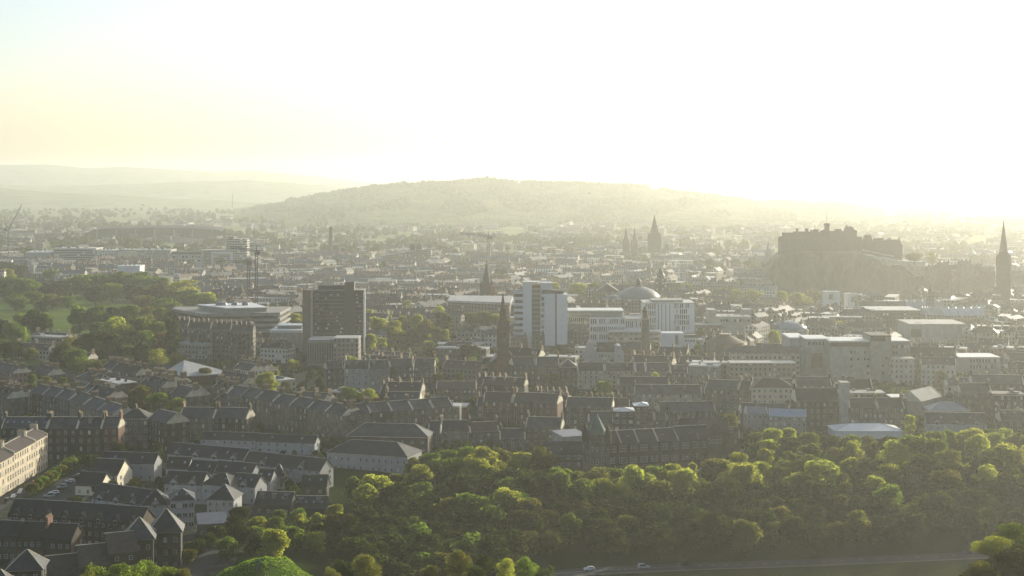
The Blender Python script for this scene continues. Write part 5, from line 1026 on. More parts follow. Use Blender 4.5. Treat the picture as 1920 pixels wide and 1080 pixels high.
def f(b):
    pr = []
    for k in range(25):
        t = k / 24; px = lerp(168, 416, t); d = 3300 + 60 * math.sin(math.pi * t); pr.append((X(px, d), d, Z(431 - 3 * math.sin(math.pi * t) + (3 if k in (0, 24) else 0), 3300)))
    for (x0, y0, z0), (x1, y1, z1) in zip(pr, pr[1:]): b.solid([(x0, y0, 6), (x1, y1, 6), (x1, y1, z1), (x0, y0, z0), (x0, y0 + 40, 6), (x1, y1 + 40, 6), (x1, y1 + 40, z1 + 4), (x0, y0 + 40, z0 + 4)], [(0, 1, 2, 3), (3, 2, 6, 7), (4, 7, 6, 5)])
p.part('stand', ['dark_panel'], f); p.box('lower_tier', 'concrete', 200, 400, 448, 0, 3280, 20, z0=-1)
for k in range(7): p.box('pylon', 'steel', 180 + k * 36, 182 + k * 36, 430, 452, 3296, 3)

# cranes, masts, birds
def hcrane(lab, px, d, top, jib_px, tail_px, jy, base_z=0, m='steel', group=None, lift=0):
    p = landmark('tower_crane', lab, 'crane', px, d, group=group)
    x = X(px, d); zt = Z(jy, d); s = .75 * d / 1500
    def f(b):
        for sx in (-1, 1):
            for sy in (-1, 1): b.bar((x + sx * s * 1.4, d + sy * s * 1.4, -1), (x + sx * s * 1.4, d + sy * s * 1.4, zt), s * .45, n=4)
        z_ = 0; k = 0
        while z_ < zt - 3: b.bar((x - s * 1.4, d - s * 1.4, z_) if k % 2 else (x + s * 1.4, d - s * 1.4, z_), (x + s * 1.4, d - s * 1.4, z_ + 3) if k % 2 else (x - s * 1.4, d - s * 1.4, z_ + 3), s * .3, n=3); z_ += 3; k += 1
    p.part('mast', [m], f)
    def f(b):
        xa, xb = X(jib_px, d), X(tail_px, d)
        for dz in (0, 2.2 * s): b.bar((xa, d, zt + dz + lift), (x, d, zt + dz), s * .5, n=4); b.bar((x, d, zt + dz), (xb, d, zt + dz), s * .5, n=4)
        n = 14
        for k in range(n): b.bar((lerp(xa, x, k / n), d, zt + lift * (1 - k / n) + (2.2 * s if k % 2 else 0)), (lerp(xa, x, (k + 1) / n), d, zt + lift * (1 - (k + 1) / n) + (0 if k % 2 else 2.2 * s)), s * .3, n=3)
        b.bar((x, d, zt), (x, d, Z(top, d)), s * .8, s * .4, 4); b.bar((x, d, Z(top, d)), (lerp(xa, x, .35), d, zt + 2 + lift * .65), s * .22, n=3); b.bar((x, d, Z(top, d)), (xb, d, zt + 2), s * .22, n=3)
    p.part('jib', [m], f); p.part('counterweight', [m], lambda b: b.box(min(X(tail_px, d), x), d - 1.2, zt - 3.2 * s, min(X(tail_px, d), x) + 5 * s, d + 1.2, zt + 1)); p.part('cab', [m], lambda b: b.box(x - 2 * s, d - 2 * s, zt - 3 * s, x + 2 * s, d - s, zt - .2))
    return p
GC = 'tower cranes over the town'
hcrane('tall dark tower crane with short jib beside the layered library', 481, 1420, 459, 432, 496, 473, group=GC, lift=4); hcrane('slimmer dark tower crane just behind the tall dark one', 466, 1500, 486, 430, 478, 492, group=GC)
hcrane('pale tower crane with long lattice jib above the hazy spire', 916, 2200, 434, 862, 931, 444, group=GC, lift=3.5); hcrane('faint distant crane right behind the pale long-jib crane', 950, 2600, 457, 915, 962, 463, group=GC)
p = landmark('luffing_crane', 'crane with steep raised boom at the far edge of the plain', 'crane', 14, 2600, group=GC)
p.part('mast', ['steel'], lambda b: b.bar((X(15, 2600), 2600, -1), (X(15, 2600), 2600, Z(430, 2600)), 1.0, n=4)); p.part('boom', ['steel'], lambda b: b.bar((X(16, 2600), 2600, Z(430, 2600)), (X(41, 2600), 2600, Z(383, 2600)), .9, .45, 4)); p.part('counterweight', ['steel'], lambda b: (b.bar((X(16, 2600), 2600, Z(428, 2600)), (X(9, 2600), 2600, Z(419, 2600)), .9, n=4), b.box(X(8, 2600), 2598, Z(433, 2600), X(14, 2600), 2602, Z(428, 2600))))
def mast(lab, px, d, top, base_): 
    p = landmark('radio_mast', lab, 'mast', px, d, z=Z(base_, d), group='radio masts on the hills')
    p.part('lattice', ['steel'], lambda b: (b.bar((X(px, d), d, Z(base_, d) - 10), (X(px, d), d, Z(top, d)), 1.6, .7, 4), b.bar((X(px - 1, d), d, Z(top + 4, d)), (X(px + 1, d), d, Z(top + 4, d)), 1.2, n=4)))
mast('thin mast on the wooded hilltop, one of the two farther from the castle', 765, 6480, 327, 349); mast('thin mast at the highest point of the wooded hill', 914, 6480, 323, 343); mast('pale mast on the low plain before the distant hills', 436, 6000, 363, 384); mast('short mast on the hill shoulder above the castle', 1152, 6480, 338, 352)
def bird(px, py, d, span, roll, lab):
    b = MB(); s = span / 2
    b.solid([(-.42 * s, 0, 0), (0, -.1 * s, .05 * s), (.36 * s, 0, 0), (0, .1 * s, .05 * s), (0, 0, -.08 * s)], [(0, 1, 3), (1, 2, 3), (1, 0, 4), (2, 1, 4), (3, 2, 4), (0, 3, 4)])
    for sg in (-1, 1):
        b.solid([(.14 * s, sg * .08 * s, .03 * s), (-.12 * s, sg * .08 * s, .03 * s), (-.1 * s, sg * .5 * s, .24 * s), (.1 * s, sg * .5 * s, .26 * s), (-.14 * s, sg * s, .1 * s), (0.14 * s, sg * .08 * s, -.01 * s)], [(0, 1, 2, 3), (3, 2, 4), (5, 3, 4), (1, 5, 4, 2)])
    o = b.build('bird', 'black_stone'); o.location = (X(px, d), d, Z(py, d)); o.rotation_euler = (R(roll), 0, R(70)); tag(o, lab, 'bird', 'birds in the evening sky')
bird(840, 270, 300, 1.1, 10, 'small dark bird gliding high above the hill'); bird(1105, 363, 420, 1.0, -20, 'tiny dark bird against the wooded hillside'); bird(268, 385, 420, 1.0, 25, 'tiny dark bird above the hazy plain')

# ---------------------------------------------------------------- trees of park and town, one by one
GP, GM = 'park trees', 'trees between the town buildings'
lm('the park lawn', 100, 668)
for px, py, w_, H, k, lf in ((10, 521, 70, 25, 'broad', 'leaf_green'), (48, 523, 46, 24, 'broad', 'leaf_green'), (80, 530, 36, 18, 'round', 'leaf_dark'), (110, 528, 40, 20, 'full', 'leaf_dark'), (132, 520, 42, 22, 'airy', 'leaf_olive'), (160, 517, 48, 24, 'full', 'leaf_green'), (188, 516, 44, 24, 'round', 'leaf_green'),
        (222, 511, 56, 26, 'broad', 'leaf_green'), (262, 512, 60, 26, 'broad', 'leaf_green'), (297, 521, 46, 24, 'round', 'leaf_green'), (210, 533, 40, 20, 'round', 'leaf_green'), (250, 535, 40, 18, 'full', 'leaf_dark'), (300, 534, 56, 22, 'broad', 'leaf_olive'), (345, 524, 60, 26, 'airy', 'leaf_yellow'), (350, 545, 56, 20, 'broad', 'leaf_green'), (385, 550, 46, 18, 'round', 'leaf_yellow'), (178, 540, 40, 18, 'full', 'leaf_dark'), (276, 545, 36, 16, 'round', 'leaf_dark'),
        (8, 492, 40, 18, 'round', 'leaf_dark'), (34, 498, 34, 16, 'full', 'leaf_dark'), (95, 507, 30, 14, 'round', 'leaf_green'), (12, 505, 34, 16, 'round', 'leaf_yellow'), (78, 566, 26, 12, 'round', 'leaf_dark'),
        (65, 583, 44, 24, 'broad', 'leaf_dark'), (88, 588, 28, 22, 'oval', 'leaf_green'), (150, 576, 40, 25, 'full', 'leaf_green'), (184, 575, 42, 25, 'broad', 'leaf_green'), (206, 578, 30, 23, 'full', 'leaf_dark'), (240, 574, 46, 25, 'broad', 'leaf_green'), (276, 574, 34, 24, 'airy', 'leaf_olive'), (300, 580, 30, 22, 'round', 'leaf_green'), (318, 585, 26, 22, 'full', 'leaf_dark'),
        (20, 606, 36, 18, 'round', 'leaf_green'), (40, 612, 28, 16, 'bush', 'leaf_green'), (5, 600, 24, 18, 'full', 'leaf_dark'), (219, 597, 58, 25, 'broad', 'leaf_yellow'), (262, 598, 46, 24, 'round', 'leaf_green'), (292, 606, 40, 22, 'round', 'leaf_green'), (300, 624, 32, 18, 'airy', 'leaf_rust'), (322, 600, 30, 30, 'full', 'leaf_dark'), (268, 622, 44, 20, 'full', 'leaf_green'), (176, 625, 60, 22, 'broad', 'leaf_dark'), (130, 632, 40, 18, 'airy', 'leaf_olive'), (205, 628, 40, 20, 'full', 'leaf_dark'),
        (22, 640, 50, 14, 'bush', 'leaf_dark'), (5, 636, 30, 14, 'bush', 'leaf_green'), (58, 652, 32, 10, 'bush', 'leaf_olive'), (113, 648, 36, 18, 'full', 'leaf_dark'), (143, 657, 42, 17, 'broad', 'leaf_green'), (172, 673, 26, 10, 'bush', 'leaf_olive'), (242, 649, 30, 12, 'round', 'leaf_green'), (293, 654, 40, 14, 'airy', 'leaf_yellow'), (330, 661, 30, 12, 'bush', 'leaf_olive'), (262, 640, 26, 20, 'slim', 'leaf_dark'), (30, 553, 40, 16, 'broad', 'leaf_green'), (64, 548, 36, 16, 'round', 'leaf_green'), (98, 552, 40, 15, 'broad', 'leaf_olive'), (128, 556, 30, 13, 'round', 'leaf_green'), (42, 590, 40, 20, 'full', 'leaf_green'), (186, 606, 40, 18, 'round', 'leaf_green'), (244, 606, 40, 18, 'broad', 'leaf_green'), (310, 560, 50, 18, 'broad', 'leaf_green'), (270, 556, 44, 16, 'round', 'leaf_olive')):
    tree_px(px, py, w_ * 1.35, H, k, lf, GP)
for px, py, w_, H, k, lf in ((548, 587, 44, 17, 'broad', 'leaf_yellow'), (572, 600, 30, 14, 'round', 'leaf_yellow'), (484, 571, 24, 10, 'round', 'leaf_yellow'), (533, 567, 24, 10, 'round', 'leaf_dark'), (694, 582, 30, 18, 'round', 'leaf_yellow'), (708, 596, 40, 20, 'broad', 'leaf_yellow'), (728, 580, 11, 20, 'slim', 'leaf_yellow'), (738, 603, 36, 18, 'broad', 'leaf_yellow'), (754, 594, 26, 16, 'round', 'leaf_olive'), (781, 591, 26, 18, 'round', 'leaf_yellow'), (799, 600, 30, 18, 'broad', 'leaf_olive'), (797, 612, 26, 12, 'round', 'leaf_yellow'), (818, 615, 24, 12, 'round', 'leaf_olive'), (835, 619, 20, 10, 'round', 'leaf_yellow'), (778, 617, 24, 10, 'round', 'leaf_olive'),
        (763, 562, 26, 20, 'airy', 'leaf_olive'), (823, 575, 32, 20, 'broad', 'leaf_yellow'), (830, 588, 40, 20, 'full', 'leaf_dark'), (716, 634, 24, 9, 'round', 'leaf_yellow'), (694, 628, 30, 14, 'round', 'leaf_yellow'), (804, 640, 24, 9, 'round', 'leaf_yellow'), (876, 588, 36, 16, 'round', 'leaf_olive'), (903, 585, 40, 18, 'broad', 'leaf_olive'), (930, 590, 36, 16, 'round', 'leaf_yellow'), (954, 597, 20, 14, 'slim', 'leaf_yellow'), (858, 592, 30, 16, 'full', 'leaf_dark'), (846, 600, 24, 12, 'round', 'leaf_olive'),
        (500, 700, 42, 14, 'broad', 'leaf_yellow'), (536, 717, 24, 10, 'round', 'leaf_olive'), (601, 708, 20, 14, 'oval', 'leaf_dark'), (653, 727, 40, 13, 'broad', 'leaf_green'), (690, 730, 38, 12, 'broad', 'leaf_yellow'), (705, 745, 22, 8, 'bush', 'leaf_rust'), (881, 648, 42, 15, 'oval', 'leaf_dark'), (810, 672, 26, 9, 'round', 'leaf_yellow'), (819, 701, 24, 10, 'round', 'leaf_olive'), (860, 700, 24, 10, 'round', 'leaf_green'), (655, 667, 28, 9, 'bush', 'leaf_yellow'), (547, 674, 24, 9, 'bush', 'leaf_yellow'),
        (264, 724, 48, 15, 'broad', 'leaf_olive'), (297, 737, 46, 13, 'broad', 'leaf_green'), (335, 748, 36, 11, 'round', 'leaf_green'), (55, 775, 26, 9, 'bush', 'leaf_olive'), (60, 703, 22, 9, 'round', 'leaf_green'), (86, 706, 26, 9, 'round', 'leaf_olive'), (116, 707, 20, 7, 'bush', 'leaf_olive'), (385, 691, 28, 9, 'round', 'leaf_olive'), (220, 830, 34, 10, 'full', 'leaf_dark'), (295, 833, 26, 8, 'full', 'leaf_dark'), (168, 852, 40, 8, 'bush', 'leaf_dark'), (142, 930, 36, 6, 'bush', 'leaf_dark'), (296, 893, 18, 6, 'bush', 'leaf_dark'), (440, 770, 40, 6, 'bush', 'leaf_yellow'), (530, 885, 14, 7, 'slim', 'leaf_olive'), (392, 1000, 40, 6, 'bush', 'leaf_dark'), (370, 1012, 44, 6, 'bush', 'leaf_dark'), (408, 985, 40, 7, 'bush', 'leaf_dark'), (436, 968, 36, 8, 'full', 'leaf_dark'), (450, 950, 40, 8, 'bush', 'leaf_dark'), (352, 1030, 40, 5, 'bush', 'leaf_olive'), (425, 1008, 44, 8, 'broad', 'leaf_green'), (446, 985, 44, 9, 'broad', 'leaf_dark'), (180, 905, 34, 5, 'bush', 'leaf_dark'), (205, 900, 26, 5, 'bush', 'leaf_dark'),
        (1132, 717, 38, 12, 'round', 'leaf_green'), (1229, 699, 20, 13, 'oval', 'leaf_yellow'), (1198, 710, 12, 8, 'oval', 'leaf_olive'), (1251, 717, 16, 8, 'round', 'leaf_yellow'), (1187, 696, 24, 7, 'bush', 'leaf_yellow'), (1036, 700, 34, 9, 'bush', 'leaf_olive'), (1155, 808, 22, 9, 'round', 'leaf_green'), (1313, 614, 16, 10, 'slim', 'leaf_yellow'), (1306, 644, 12, 8, 'slim', 'leaf_yellow'), (1279, 636, 9, 7, 'slim', 'leaf_dark'), (1296, 634, 9, 8, 'slim', 'leaf_dark'),
        (1453, 620, 30, 15, 'oval', 'leaf_yellow'), (1575, 604, 34, 12, 'round', 'leaf_yellow'), (1706, 780, 26, 10, 'round', 'leaf_yellow'), (1698, 731, 32, 8, 'bush', 'leaf_olive'), (1082, 532, 42, 18, 'round', 'leaf_yellow'), (1118, 532, 34, 17, 'round', 'leaf_olive'), (1040, 531, 24, 16, 'round', 'leaf_yellow'), (1286, 532, 26, 12, 'round', 'leaf_yellow'), (1382, 544, 30, 12, 'round', 'leaf_yellow'), (1412, 544, 34, 13, 'broad', 'leaf_yellow'), (1366, 539, 36, 12, 'round', 'leaf_olive'), (1467, 547, 24, 14, 'round', 'leaf_yellow'), (1496, 549, 32, 14, 'broad', 'leaf_yellow'), (1528, 546, 40, 13, 'broad', 'leaf_olive'), (1512, 557, 28, 9, 'round', 'leaf_yellow'), (1330, 487, 22, 18, 'round', 'leaf_dark'), (1378, 487, 24, 18, 'round', 'leaf_dark'), (1400, 490, 18, 14, 'round', 'leaf_dark'), (1306, 488, 16, 14, 'round', 'leaf_dark')):
    tree_px(px, py, w_ * 1.2, H, k, lf, GM)
for px, py, w_, H, lf, zb in ((1715, 474, 44, 12, 'leaf_olive', 36), (1748, 472, 24, 16, 'leaf_olive', 31)):
    d = FOC * (CAMZ - zb - H) / (py - HOR); tree(X(px, d), d, H, 'airy' if w_ < 30 else 'bush', lf, w_ * d / FOC, zb, GM)

# ---------------------------------------------------------------- the wood on the bank
GW = 'trees of the wood'
UP = [(424, 1000), (440, 958), (470, 950), (520, 947), (575, 962), (600, 945), (612, 893), (700, 885), (722, 862), (770, 850), (830, 838), (870, 836), (920, 842), (945, 850), (960, 832), (1000, 842), (1016, 872), (1065, 880), (1100, 878), (1150, 874), (1250, 868), (1335, 856), (1352, 842), (1378, 808), (1450, 801), (1500, 815), (1560, 814), (1640, 815), (1700, 812), (1750, 806), (1850, 797), (1980, 800)]
LO = [(424, 1005), (450, 1000), (610, 1000), (640, 1062), (800, 1068), (960, 1066), (1050, 1044), (1400, 1022), (1980, 1000)]
r_ = random.Random(11); wood = []
ypass = 0.0
for stepy in range(16):
    px = 424 + r_.uniform(0, 30)
    while px < 1970:
        up, lo = interp(UP, px), interp(LO, px)
        n_rows = max(2, (lo - up) / 19)
        t = (stepy + r_.uniform(-.35, .35)) / n_rows
        px += r_.uniform(30, 46)
        if stepy > n_rows or (t > 1): continue
        t = max(0.0, t) if stepy else 0.0
        py = lerp(up, lo, t) + (r_.uniform(0, 7) if stepy == 0 else 0)
        H = r_.choice((9.5, 11, 12.5, 15)) * r_.uniform(.9, 1.1)
        if px < 640: H *= .82
        a, b_ = 495, 775
        for _ in range(30):
            m_ = (a + b_) / 2
            if PY(terr(X(px, m_), m_) + H, m_) > py: a = m_
            else: b_ = m_
        d = a; x = X(px, d)
        if any((x - q[0]) ** 2 + (d - q[1]) ** 2 < (3.9 + .15 * H) ** 2 for q in wood): continue
        rd = min(math.hypot(x - rx, d - ry) for rx, ry in [(lerp(road_line[i][0], road_line[i + 1][0], k / 12), lerp(road_line[i][1], road_line[i + 1][1], k / 12)) for i in range(len(road_line) - 1) for k in range(12)])
        if rd < 9.5 or d > 762 or (px > 985 and d < interp([(q, dist(v, -13)) for q, v in road_px], px) + 9): continue
        if (int(x // CELL), int(d // CELL)) in OCC: continue
        wood.append((x, d, H, t, px))

for x, d, H, t, px in wood:  # leaf colour by row paints sunlit tops and shade lower down
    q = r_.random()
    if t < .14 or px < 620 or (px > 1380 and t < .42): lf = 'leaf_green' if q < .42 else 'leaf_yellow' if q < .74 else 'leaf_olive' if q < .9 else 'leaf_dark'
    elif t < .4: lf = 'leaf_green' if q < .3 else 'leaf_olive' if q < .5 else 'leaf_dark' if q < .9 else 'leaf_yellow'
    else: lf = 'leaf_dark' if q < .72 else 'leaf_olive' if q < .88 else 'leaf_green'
    key = r_.choice(('broad', 'round', 'full', 'spread', 'oval', 'spread', 'broad', 'round')) if d > 575 or x < -60 else r_.choice(('broad', 'full', 'full', 'spread'))
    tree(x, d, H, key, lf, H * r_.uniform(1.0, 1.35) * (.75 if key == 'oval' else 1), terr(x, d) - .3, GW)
    OCC.update(rect_cells((x - 3, d - 3), (x + 3, d - 3), 6))
lm('the wood edge by the white hall', 760, 850); lm('the mown-looking bank below the wood', 1400, 1010)
# trees and bushes on the hill in front
GH = 'trees on the hillside in front'
for px, py, w_, H, d, k, lf in ((185, 1062, 84, 8, 400, 'close_bush', 'leaf_green'), (222, 1058, 76, 9, 396, 'close', 'leaf_green'), (250, 1060, 80, 9, 402, 'close_bush', 'leaf_green'), (272, 1046, 76, 10, 410, 'close', 'leaf_green'), (318, 1063, 66, 8, 395, 'close_bush', 'leaf_green'), (160, 1075, 60, 7, 392, 'close_bush', 'leaf_olive'), (344, 1072, 50, 7, 390, 'close_bush', 'leaf_olive'),
        (638, 1050, 36, 11, 398, 'close', 'leaf_dark'), (684, 1040, 40, 13, 402, 'close', 'leaf_olive'), (622, 1066, 30, 8, 392, 'close_bush', 'leaf_olive'), (806, 1060, 50, 9, 396, 'close', 'leaf_olive'), (860, 1032, 56, 13, 402, 'close', 'leaf_olive'), (905, 1040, 50, 12, 400, 'close', 'leaf_dark'), (950, 1047, 46, 12, 405, 'close', 'leaf_yellow'), (985, 1046, 56, 11, 398, 'close', 'leaf_green'), (890, 1060, 60, 9, 385, 'close_bush', 'leaf_dark'), (1020, 1066, 30, 7, 395, 'close_bush', 'leaf_dark'),
        (1900, 1000, 120, 14, 330, 'close', 'leaf_green'), (1866, 1024, 96, 10, 322, 'close', 'leaf_yellow'), (1840, 1052, 84, 8, 312, 'close_bush', 'leaf_olive'), (1905, 1040, 110, 10, 312, 'close_bush', 'leaf_dark')):
    zt = Z(py, d); x = X(px, d); H_ = max(5.5, min(16, zt - terr(x, d))); tree(x, d, H_, k, lf, max(w_ * d / FOC, .82 * H_), None, GH)
lm('the green mound', 500, 1055)

# tufts on the green mound
tb = MB(); r_ = random.Random(5)
for _ in range(26000):
    d = r_.uniform(345, 470); x = X(r_.uniform(330, 760), d); z = terr(x, d)
    if PY(z, d) > 1086: continue
    s = r_.uniform(.08, .42) * (0.7 + 1.8 * max(0, noise.noise(Vector((x * .35, d * .2, 0))))); a = r_.uniform(0, 3.14); c_, s_ = math.cos(a), math.sin(a)
    k = .22 + .3 * r_.random(); ln = r_.uniform(-.3, .3)
    tb.face([(x - c_ * k, d - s_ * k, z - .05), (x + c_ * k, d + s_ * k, z - .05), (x + c_ * k * .3 + ln, d + s_ * k * .3, z + s)])
tag(tb.build('grass', 'grass_blade'), 'rough green grass on the mound', 'grass', kind='stuff')
hp = [(X(490, 412), 412), (X(494, 404), 404), (X(484, 396), 396), (X(488, 388), 388), (X(474, 378), 378), (X(470, 360), 360)]
ribbon('hill_path', hp, 0.7, .12, 'pavement', 2)

# ---------------------------------------------------------------- the rest of the town: terraces in streets
G_F = 'tenements of the town beyond'
WALLS = (('stone', 'grey-brown stone'), ('dark_stone', 'soot-dark'), ('warm_stone', 'warm tan stone'), ('pale_stone', 'pale stone'), ('stone', 'grey-brown stone'), ('red_stone', 'reddish'), ('grey_render', 'grey rendered'))
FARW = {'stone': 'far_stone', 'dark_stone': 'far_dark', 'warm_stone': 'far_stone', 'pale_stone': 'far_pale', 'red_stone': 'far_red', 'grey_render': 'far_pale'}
ANG = {}
def district_angle(px, d):
    if px < 520 and d < 1050: return R(-48)
    if px < 700: return R(-30 + 10 * math.sin(d / 130))
    if px < 1250: return R(-8 + 14 * math.sin(d / 90))
    return R(-14 + 12 * math.sin(d / 110))
n_ten = [0]; r_ = random.Random(23)
def try_block(x, d, L, D, h, ang, near):
    u = (math.cos(ang), math.sin(ang)); A, B = (x, d), (x + u[0] * L, d + u[1] * L)
    cells = rect_cells(A, B, D, 1.0)
    if any(c in OCC for c in cells): return None
    nv = (-u[1], u[0]); cs = [A, B, (A[0] + nv[0] * D, A[1] + nv[1] * D), (B[0] + nv[0] * D, B[1] + nv[1] * D)]
    p = [PX(*c) for c in cs]; dm = min(c[1] for c in cs); dM = max(c[1] for c in cs)
    rise = 5.0
    yt = PY(h + rise, dM)
    if blocked(min(p), max(p), yt, dm): return None
    OCC.update(rect_cells(A, B, D, 1.0)); return A, B
def fill(d0, d1, gap, lens, hs, near, limit):
    d = d0
    while d < d1:
        px = -30 + r_.uniform(0, 30)
        while px < 1960:
            L = r_.uniform(*lens); x = X(px, d); ang = district_angle(px, d)
            y = d + r_.uniform(-4, 4)
            for h in (r_.choice(hs), 10.5, 7.5):
                ok = try_block(x, y, L, 11.5, h, ang, near)
                if ok: break
            if ok:
                wm, wl = r_.choice(WALLS); flat = r_.random() < .12
                nd = r_.choice((0, 0, 2, 3)) if not flat else 0; ch = 0 if flat else r_.choice((1, 2, 2, 3)) if L < 20 else r_.choice((3, 3, 4, 5))
                desc = f'{wl} {"" if flat or ch == 2 else ("one-stack " if ch == 1 else "many-stack ")}{"flat-roofed block" if flat else "dormered tenement" if nd else "tenement"}' 
                block('tenement', ok[0], ok[1], h, 11.5, roof='flat' if flat else 'gable' if r_.random() < .88 else 'hip', rh=r_.uniform(3.4, 4.6), wm=wm if near else FARW[wm], rm=('flat_roof' if flat else r_.choice(('slate', 'slate', 'dark_slate', 'brown_tile'))), floors=max(2, round(h / 3.5)), bays=max(3, int(L / 3.6)),
                      wsize=(1.15, 1.9), chim=ch, dorm='box', ndorm=nd if near else 0, desc=desc, cat='tenement', group=G_F, wins=near, claim=False, sky=(0 if flat else r_.choice((0, 0, 2, 3))), chm='warm_stone', glz=.2, ends=near)
                n_ten[0] += 1
                px += L * math.cos(ang) / d * FOC * 1.02
                if r_.random() < .16: px += 18
                if n_ten[0] >= limit: return
            else: px += 9
        d += gap
fill(746, 905, 25, (14, 26), (13.5, 14.5, 15.5), True, 150)
print('near tenements', n_ten[0])
fill(905, 1200, 29, (20, 38), (13.5, 15, 16), False, 262)
print('tenements', n_ten[0])
# gaps in the streets get a few trees
k = 0
for _ in range(900):
    px, d = r_.uniform(-20, 1940), r_.uniform(760, 1500); x = X(px, d)
    if any((int((x + a) // CELL), int((d + b_) // CELL)) in OCC for a in (-3, 0, 3) for b_ in (-3, 0, 3)): continue
    H = r_.uniform(6, 11)
    if blocked(px - 10, px + 10, PY(H, d), d): continue
    tree(x, d, H, r_.choice(('round', 'bush', 'broad', 'airy')), r_.choice(('leaf_green', 'leaf_olive', 'leaf_dark', 'leaf_yellow')), H * r_.uniform(.8, 1.1), 0, GM)
    OCC.update(rect_cells((x - 4, d - 4), (x + 4, d - 4), 8)); k += 1
    if k >= 16: break
# farther roofs, beyond counting
def lumps(name, n, place, mats, seed, fn):
    b = MB(); r = random.Random(seed)
    for _ in range(n):
        q = place(r)
        if q: fn(b, r, *q)
    return tag(b.build(name, mats), kind='stuff')
def far_house(b, r, x, d, s):
    h = r.uniform(8, 16) * s; L = r.uniform(14, 46) * s; D = r.uniform(9, 13) * s; a = r.choice((r.uniform(-.5, .3), r.uniform(-.5, .3), r.uniform(.9, 1.3))); c_, s_ = math.cos(a), math.sin(a)
    m = r.choices((0, 1, 2, 3), (5, 4, 2, .6))[0]
    def T(px_, py_, z): return (x + c_ * px_ - s_ * py_, d + s_ * px_ + c_ * py_, z)
    b.solid([T(0, 0, -.5), T(L, 0, -.5), T(L, D, -.5), T(0, D, -.5), T(0, 0, h), T(L, 0, h), T(L, D, h), T(0, D, h)], [(0, 1, 5, 4), (1, 2, 6, 5), (2, 3, 7, 6), (3, 0, 4, 7)], m)
    if r.random() < .72:
        rh = r.uniform(2.5, 4.5) * s; rm_ = r.choice((4, 4, 5))
        b.solid([T(0, 0, h), T(L, 0, h), T(L, D, h), T(0, D, h), T(0, D / 2, h + rh), T(L, D / 2, h + rh)], [(0, 1, 5, 4), (2, 3, 4, 5)], rm_); b.solid([T(0, 0, h), T(0, D, h), T(0, D / 2, h + rh), T(L, 0, h), T(L, D, h), T(L, D / 2, h + rh)], [(0, 2, 1), (3, 4, 5)], m)
        for t in (0.03, .35, .65, .97):
            if r.random() < .75:
                xx = L * t; b.solid([T(xx - .5, D / 2 - 1.5, h + rh - .6), T(xx + .5, D / 2 - 1.5, h + rh - .6), T(xx + .5, D / 2 + 1.5, h + rh - .6), T(xx - .5, D / 2 + 1.5, h + rh - .6), T(xx - .5, D / 2 - 1.5, h + rh + 2), T(xx + .5, D / 2 - 1.5, h + rh + 2), T(xx + .5, D / 2 + 1.5, h + rh + 2), T(xx - .5, D / 2 + 1.5, h + rh + 2)], [(4, 5, 6, 7), (0, 1, 5, 4), (1, 2, 6, 5), (2, 3, 7, 6), (3, 0, 4, 7)], 7)
    else: b.solid([T(-.3, -.3, h + .3), T(L + .3, -.3, h + .3), T(L + .3, D + .3, h + .3), T(-.3, D + .3, h + .3), T(-.3, -.3, h), T(L + .3, -.3, h), T(L + .3, D + .3, h), T(-.3, D + .3, h)], [(0, 1, 2, 3), (0, 4, 5, 1), (1, 5, 6, 2), (2, 6, 7, 3), (3, 7, 4, 0)], 6)
def in_park(px, d):
    y = PY(0, d); return px < 335 and 543 < y < 692
def far_place(da, db, hmax, pw=1.0):
    def f(r):
        d = da * (db / da) ** (r.random() ** pw); px = r.uniform(-60, 1980); x = X(px, d)
        if in_park(px + 10, d) or hill_h(px, d) > 3 or hill_h(px, d + 60) > 4: return None
        if 1400 < px < 1860 and 1740 < d < 2110: return None
        if (int(x // CELL), int(d // CELL)) in OCC or blocked(px, px + 24, PY(hmax, d), d, 2): return None
        OCC.update(rect_cells((x, d), (x + 22, d - 3), 12)); return x, d, 1.0
    return f
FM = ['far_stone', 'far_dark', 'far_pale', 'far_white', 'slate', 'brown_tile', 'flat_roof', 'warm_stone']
FF = ['far_stone', 'far_pale', 'far_pale', 'far_white', 'hazed_slate', 'hazed_brown', 'flat_roof', 'warm_stone']  # palette lightened to add haze to the far roofs
lumps('town_roofs', 2600, far_place(1180, 1650, 17), FM, 3, far_house)
lumps('far_town_roofs', 2000, far_place(1650, 2500, 17), FF, 13, far_house)
def plain_place(r):
    d = 2500 * (5200 / 2500) ** r.random(); px = r.uniform(-60, 1980)
    if hill_h(px, d) > 25 or noise.noise(Vector((px * .012, d * .003, 9))) < -.1: return None
    return X(px, d), d, r.uniform(.6, 1.0)
lumps('far_suburb_roofs', 2200, plain_place, FF, 4, lambda b, r, x, d, s: far_house(b, r, x, d, s) if hill_h(PX(x, d), d) < 2 else None)
def far_crown(b, r, x, d, z, s):
    n = 7; a0 = r.uniform(0, 6); rings = []
    for k, (rr, zz) in enumerate(((.75, .12), (1.0, .45), (.72, .8), (.25, 1.0))):
        rings.append([(x + s * rr * r.uniform(.75, 1.2) * math.cos(a0 + 6.283 * i / n), d + s * rr * r.uniform(.75, 1.2) * math.sin(a0 + 6.283 * i / n), z + s * 1.7 * zz * r.uniform(.88, 1.12)) for i in range(n)])
    m = r.choices((0, 1, 2), (4, 3, 2))[0]
    for p, q in zip(rings, rings[1:]):
        for i in range(n): b.face([p[i], p[(i + 1) % n], q[(i + 1) % n], q[i]], m)
    b.face(rings[-1], m)
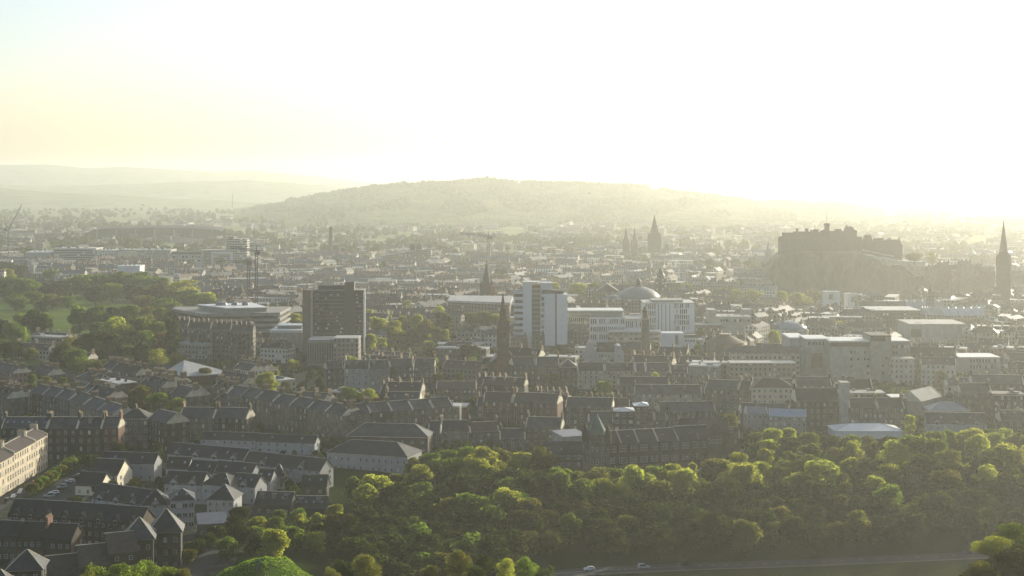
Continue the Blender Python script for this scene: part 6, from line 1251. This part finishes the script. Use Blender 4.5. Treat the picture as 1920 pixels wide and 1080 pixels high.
def wood_place(r):
    d = 1500 * (6900 / 1500) ** r.random(); px = r.uniform(-60, 1980)
    z = hill_h(px, d)
    if d < 2500:
        x = X(px, d)
        if r.random() < .75 or in_park(px, d) or (1400 < px < 1860 and d < 2110) or (int(x // CELL), int(d // CELL)) in OCC or blocked(px - 4, px + 4, PY(13, d), d, 2): return None
    elif z > 2: return None
    elif noise.noise(Vector((px * .01, d * .002, 4))) < -.05: return None
    return X(px, d), d, max(0, z - 1), r.uniform(5, 10)
lumps('distant_woods', 9500, wood_place, ['hazed_leaf_dark', 'hazed_leaf_olive', 'hazed_leaf_yellow'], 6, far_crown)

def garden_place(r):
    d = 640 * (1450 / 640) ** r.random(); px = r.uniform(-40, 1960); x = X(px, d)
    if (int(x // CELL), int(d // CELL)) in OCC or in_park(px, d) or d < 700 and px > 600 or -215 < x < -176 and d < 740: return None
    s = r.choice((.9, 1.2, 1.6, 2.2)) * r.uniform(.8, 1.3)
    if blocked(px, px + 4, PY(2 * s, d), d, 2): s = .8
    return x, d, terr(x, d) - .2, s
lumps('garden_shrubbery', 9000, garden_place, ['leaf_dark', 'leaf_olive', 'leaf_green'], 8, far_crown)

def crest_place(r):
    px = r.uniform(470, 1750); d = r.uniform(6250, 6560); z = hill_h(px, d)
    if noise.noise(Vector((px * .02, 0, 7))) < -.25: return None
    return X(px, d), d, z - 2, r.uniform(6, 11)
lumps('hilltop_wood', 2200, crest_place, ['hazed_leaf_dark', 'hazed_leaf_olive', 'hazed_leaf_yellow'], 9, far_crown)
def hillside_place(r):
    px = r.uniform(420, 1800); d = r.uniform(4600, 6300); z = hill_h(px, d)
    if z < 5 or noise.noise(Vector((px * .012, d * .0016, 2))) < .08: return None
    return X(px, d), d, z - 3, r.uniform(6, 10)
lumps('hillside_wood', 9000, hillside_place, ['hazed_leaf_olive', 'hazed_leaf_olive', 'hazed_leaf_dark'], 10, far_crown)

# ---------------------------------------------------------------- labels from what each thing stands beside
def relation(px, py):
    ph, lx, ly = min(LM, key=lambda m: ((m[1] - px) / 1.6) ** 2 + ((m[2] - py) * 1.3) ** 2)
    dx, dy = px - lx, py - ly
    if abs(dx) < 26 and abs(dy) < 14: return f'close by {ph}', ph, 0
    if abs(dy) * 1.4 > abs(dx): return (f'in front of {ph}' if dy > 0 else f'beyond {ph}'), ph, abs(dy) + abs(dx) * .1
    side = 'park' if dx < 0 else 'castle'
    return f'on {side} side of {ph}', ph, abs(dx)
clus = {}
for it in AUTO:
    rel, ph, q = relation(it[2], it[3]); clus.setdefault((it[1], rel), []).append((q, it))
used = {}
for (desc, rel), items in clus.items():
    items.sort(key=lambda t: t[0])
    for i, (q, it) in enumerate(items):
        if len(items) == 1: lab = f'{desc} {rel}'
        else: lab = f'{ordw[min(i, 19)]} {desc} {rel}'
        while lab in used: lab = 'another ' + lab
        if len(lab.replace('-', '').split()) > 16: lab = lab.replace(' the ', ' ').replace('beside grey', 'by grey')
        used[lab] = 1; it[0]['label'] = lab
print('objects', len(bpy.data.objects))
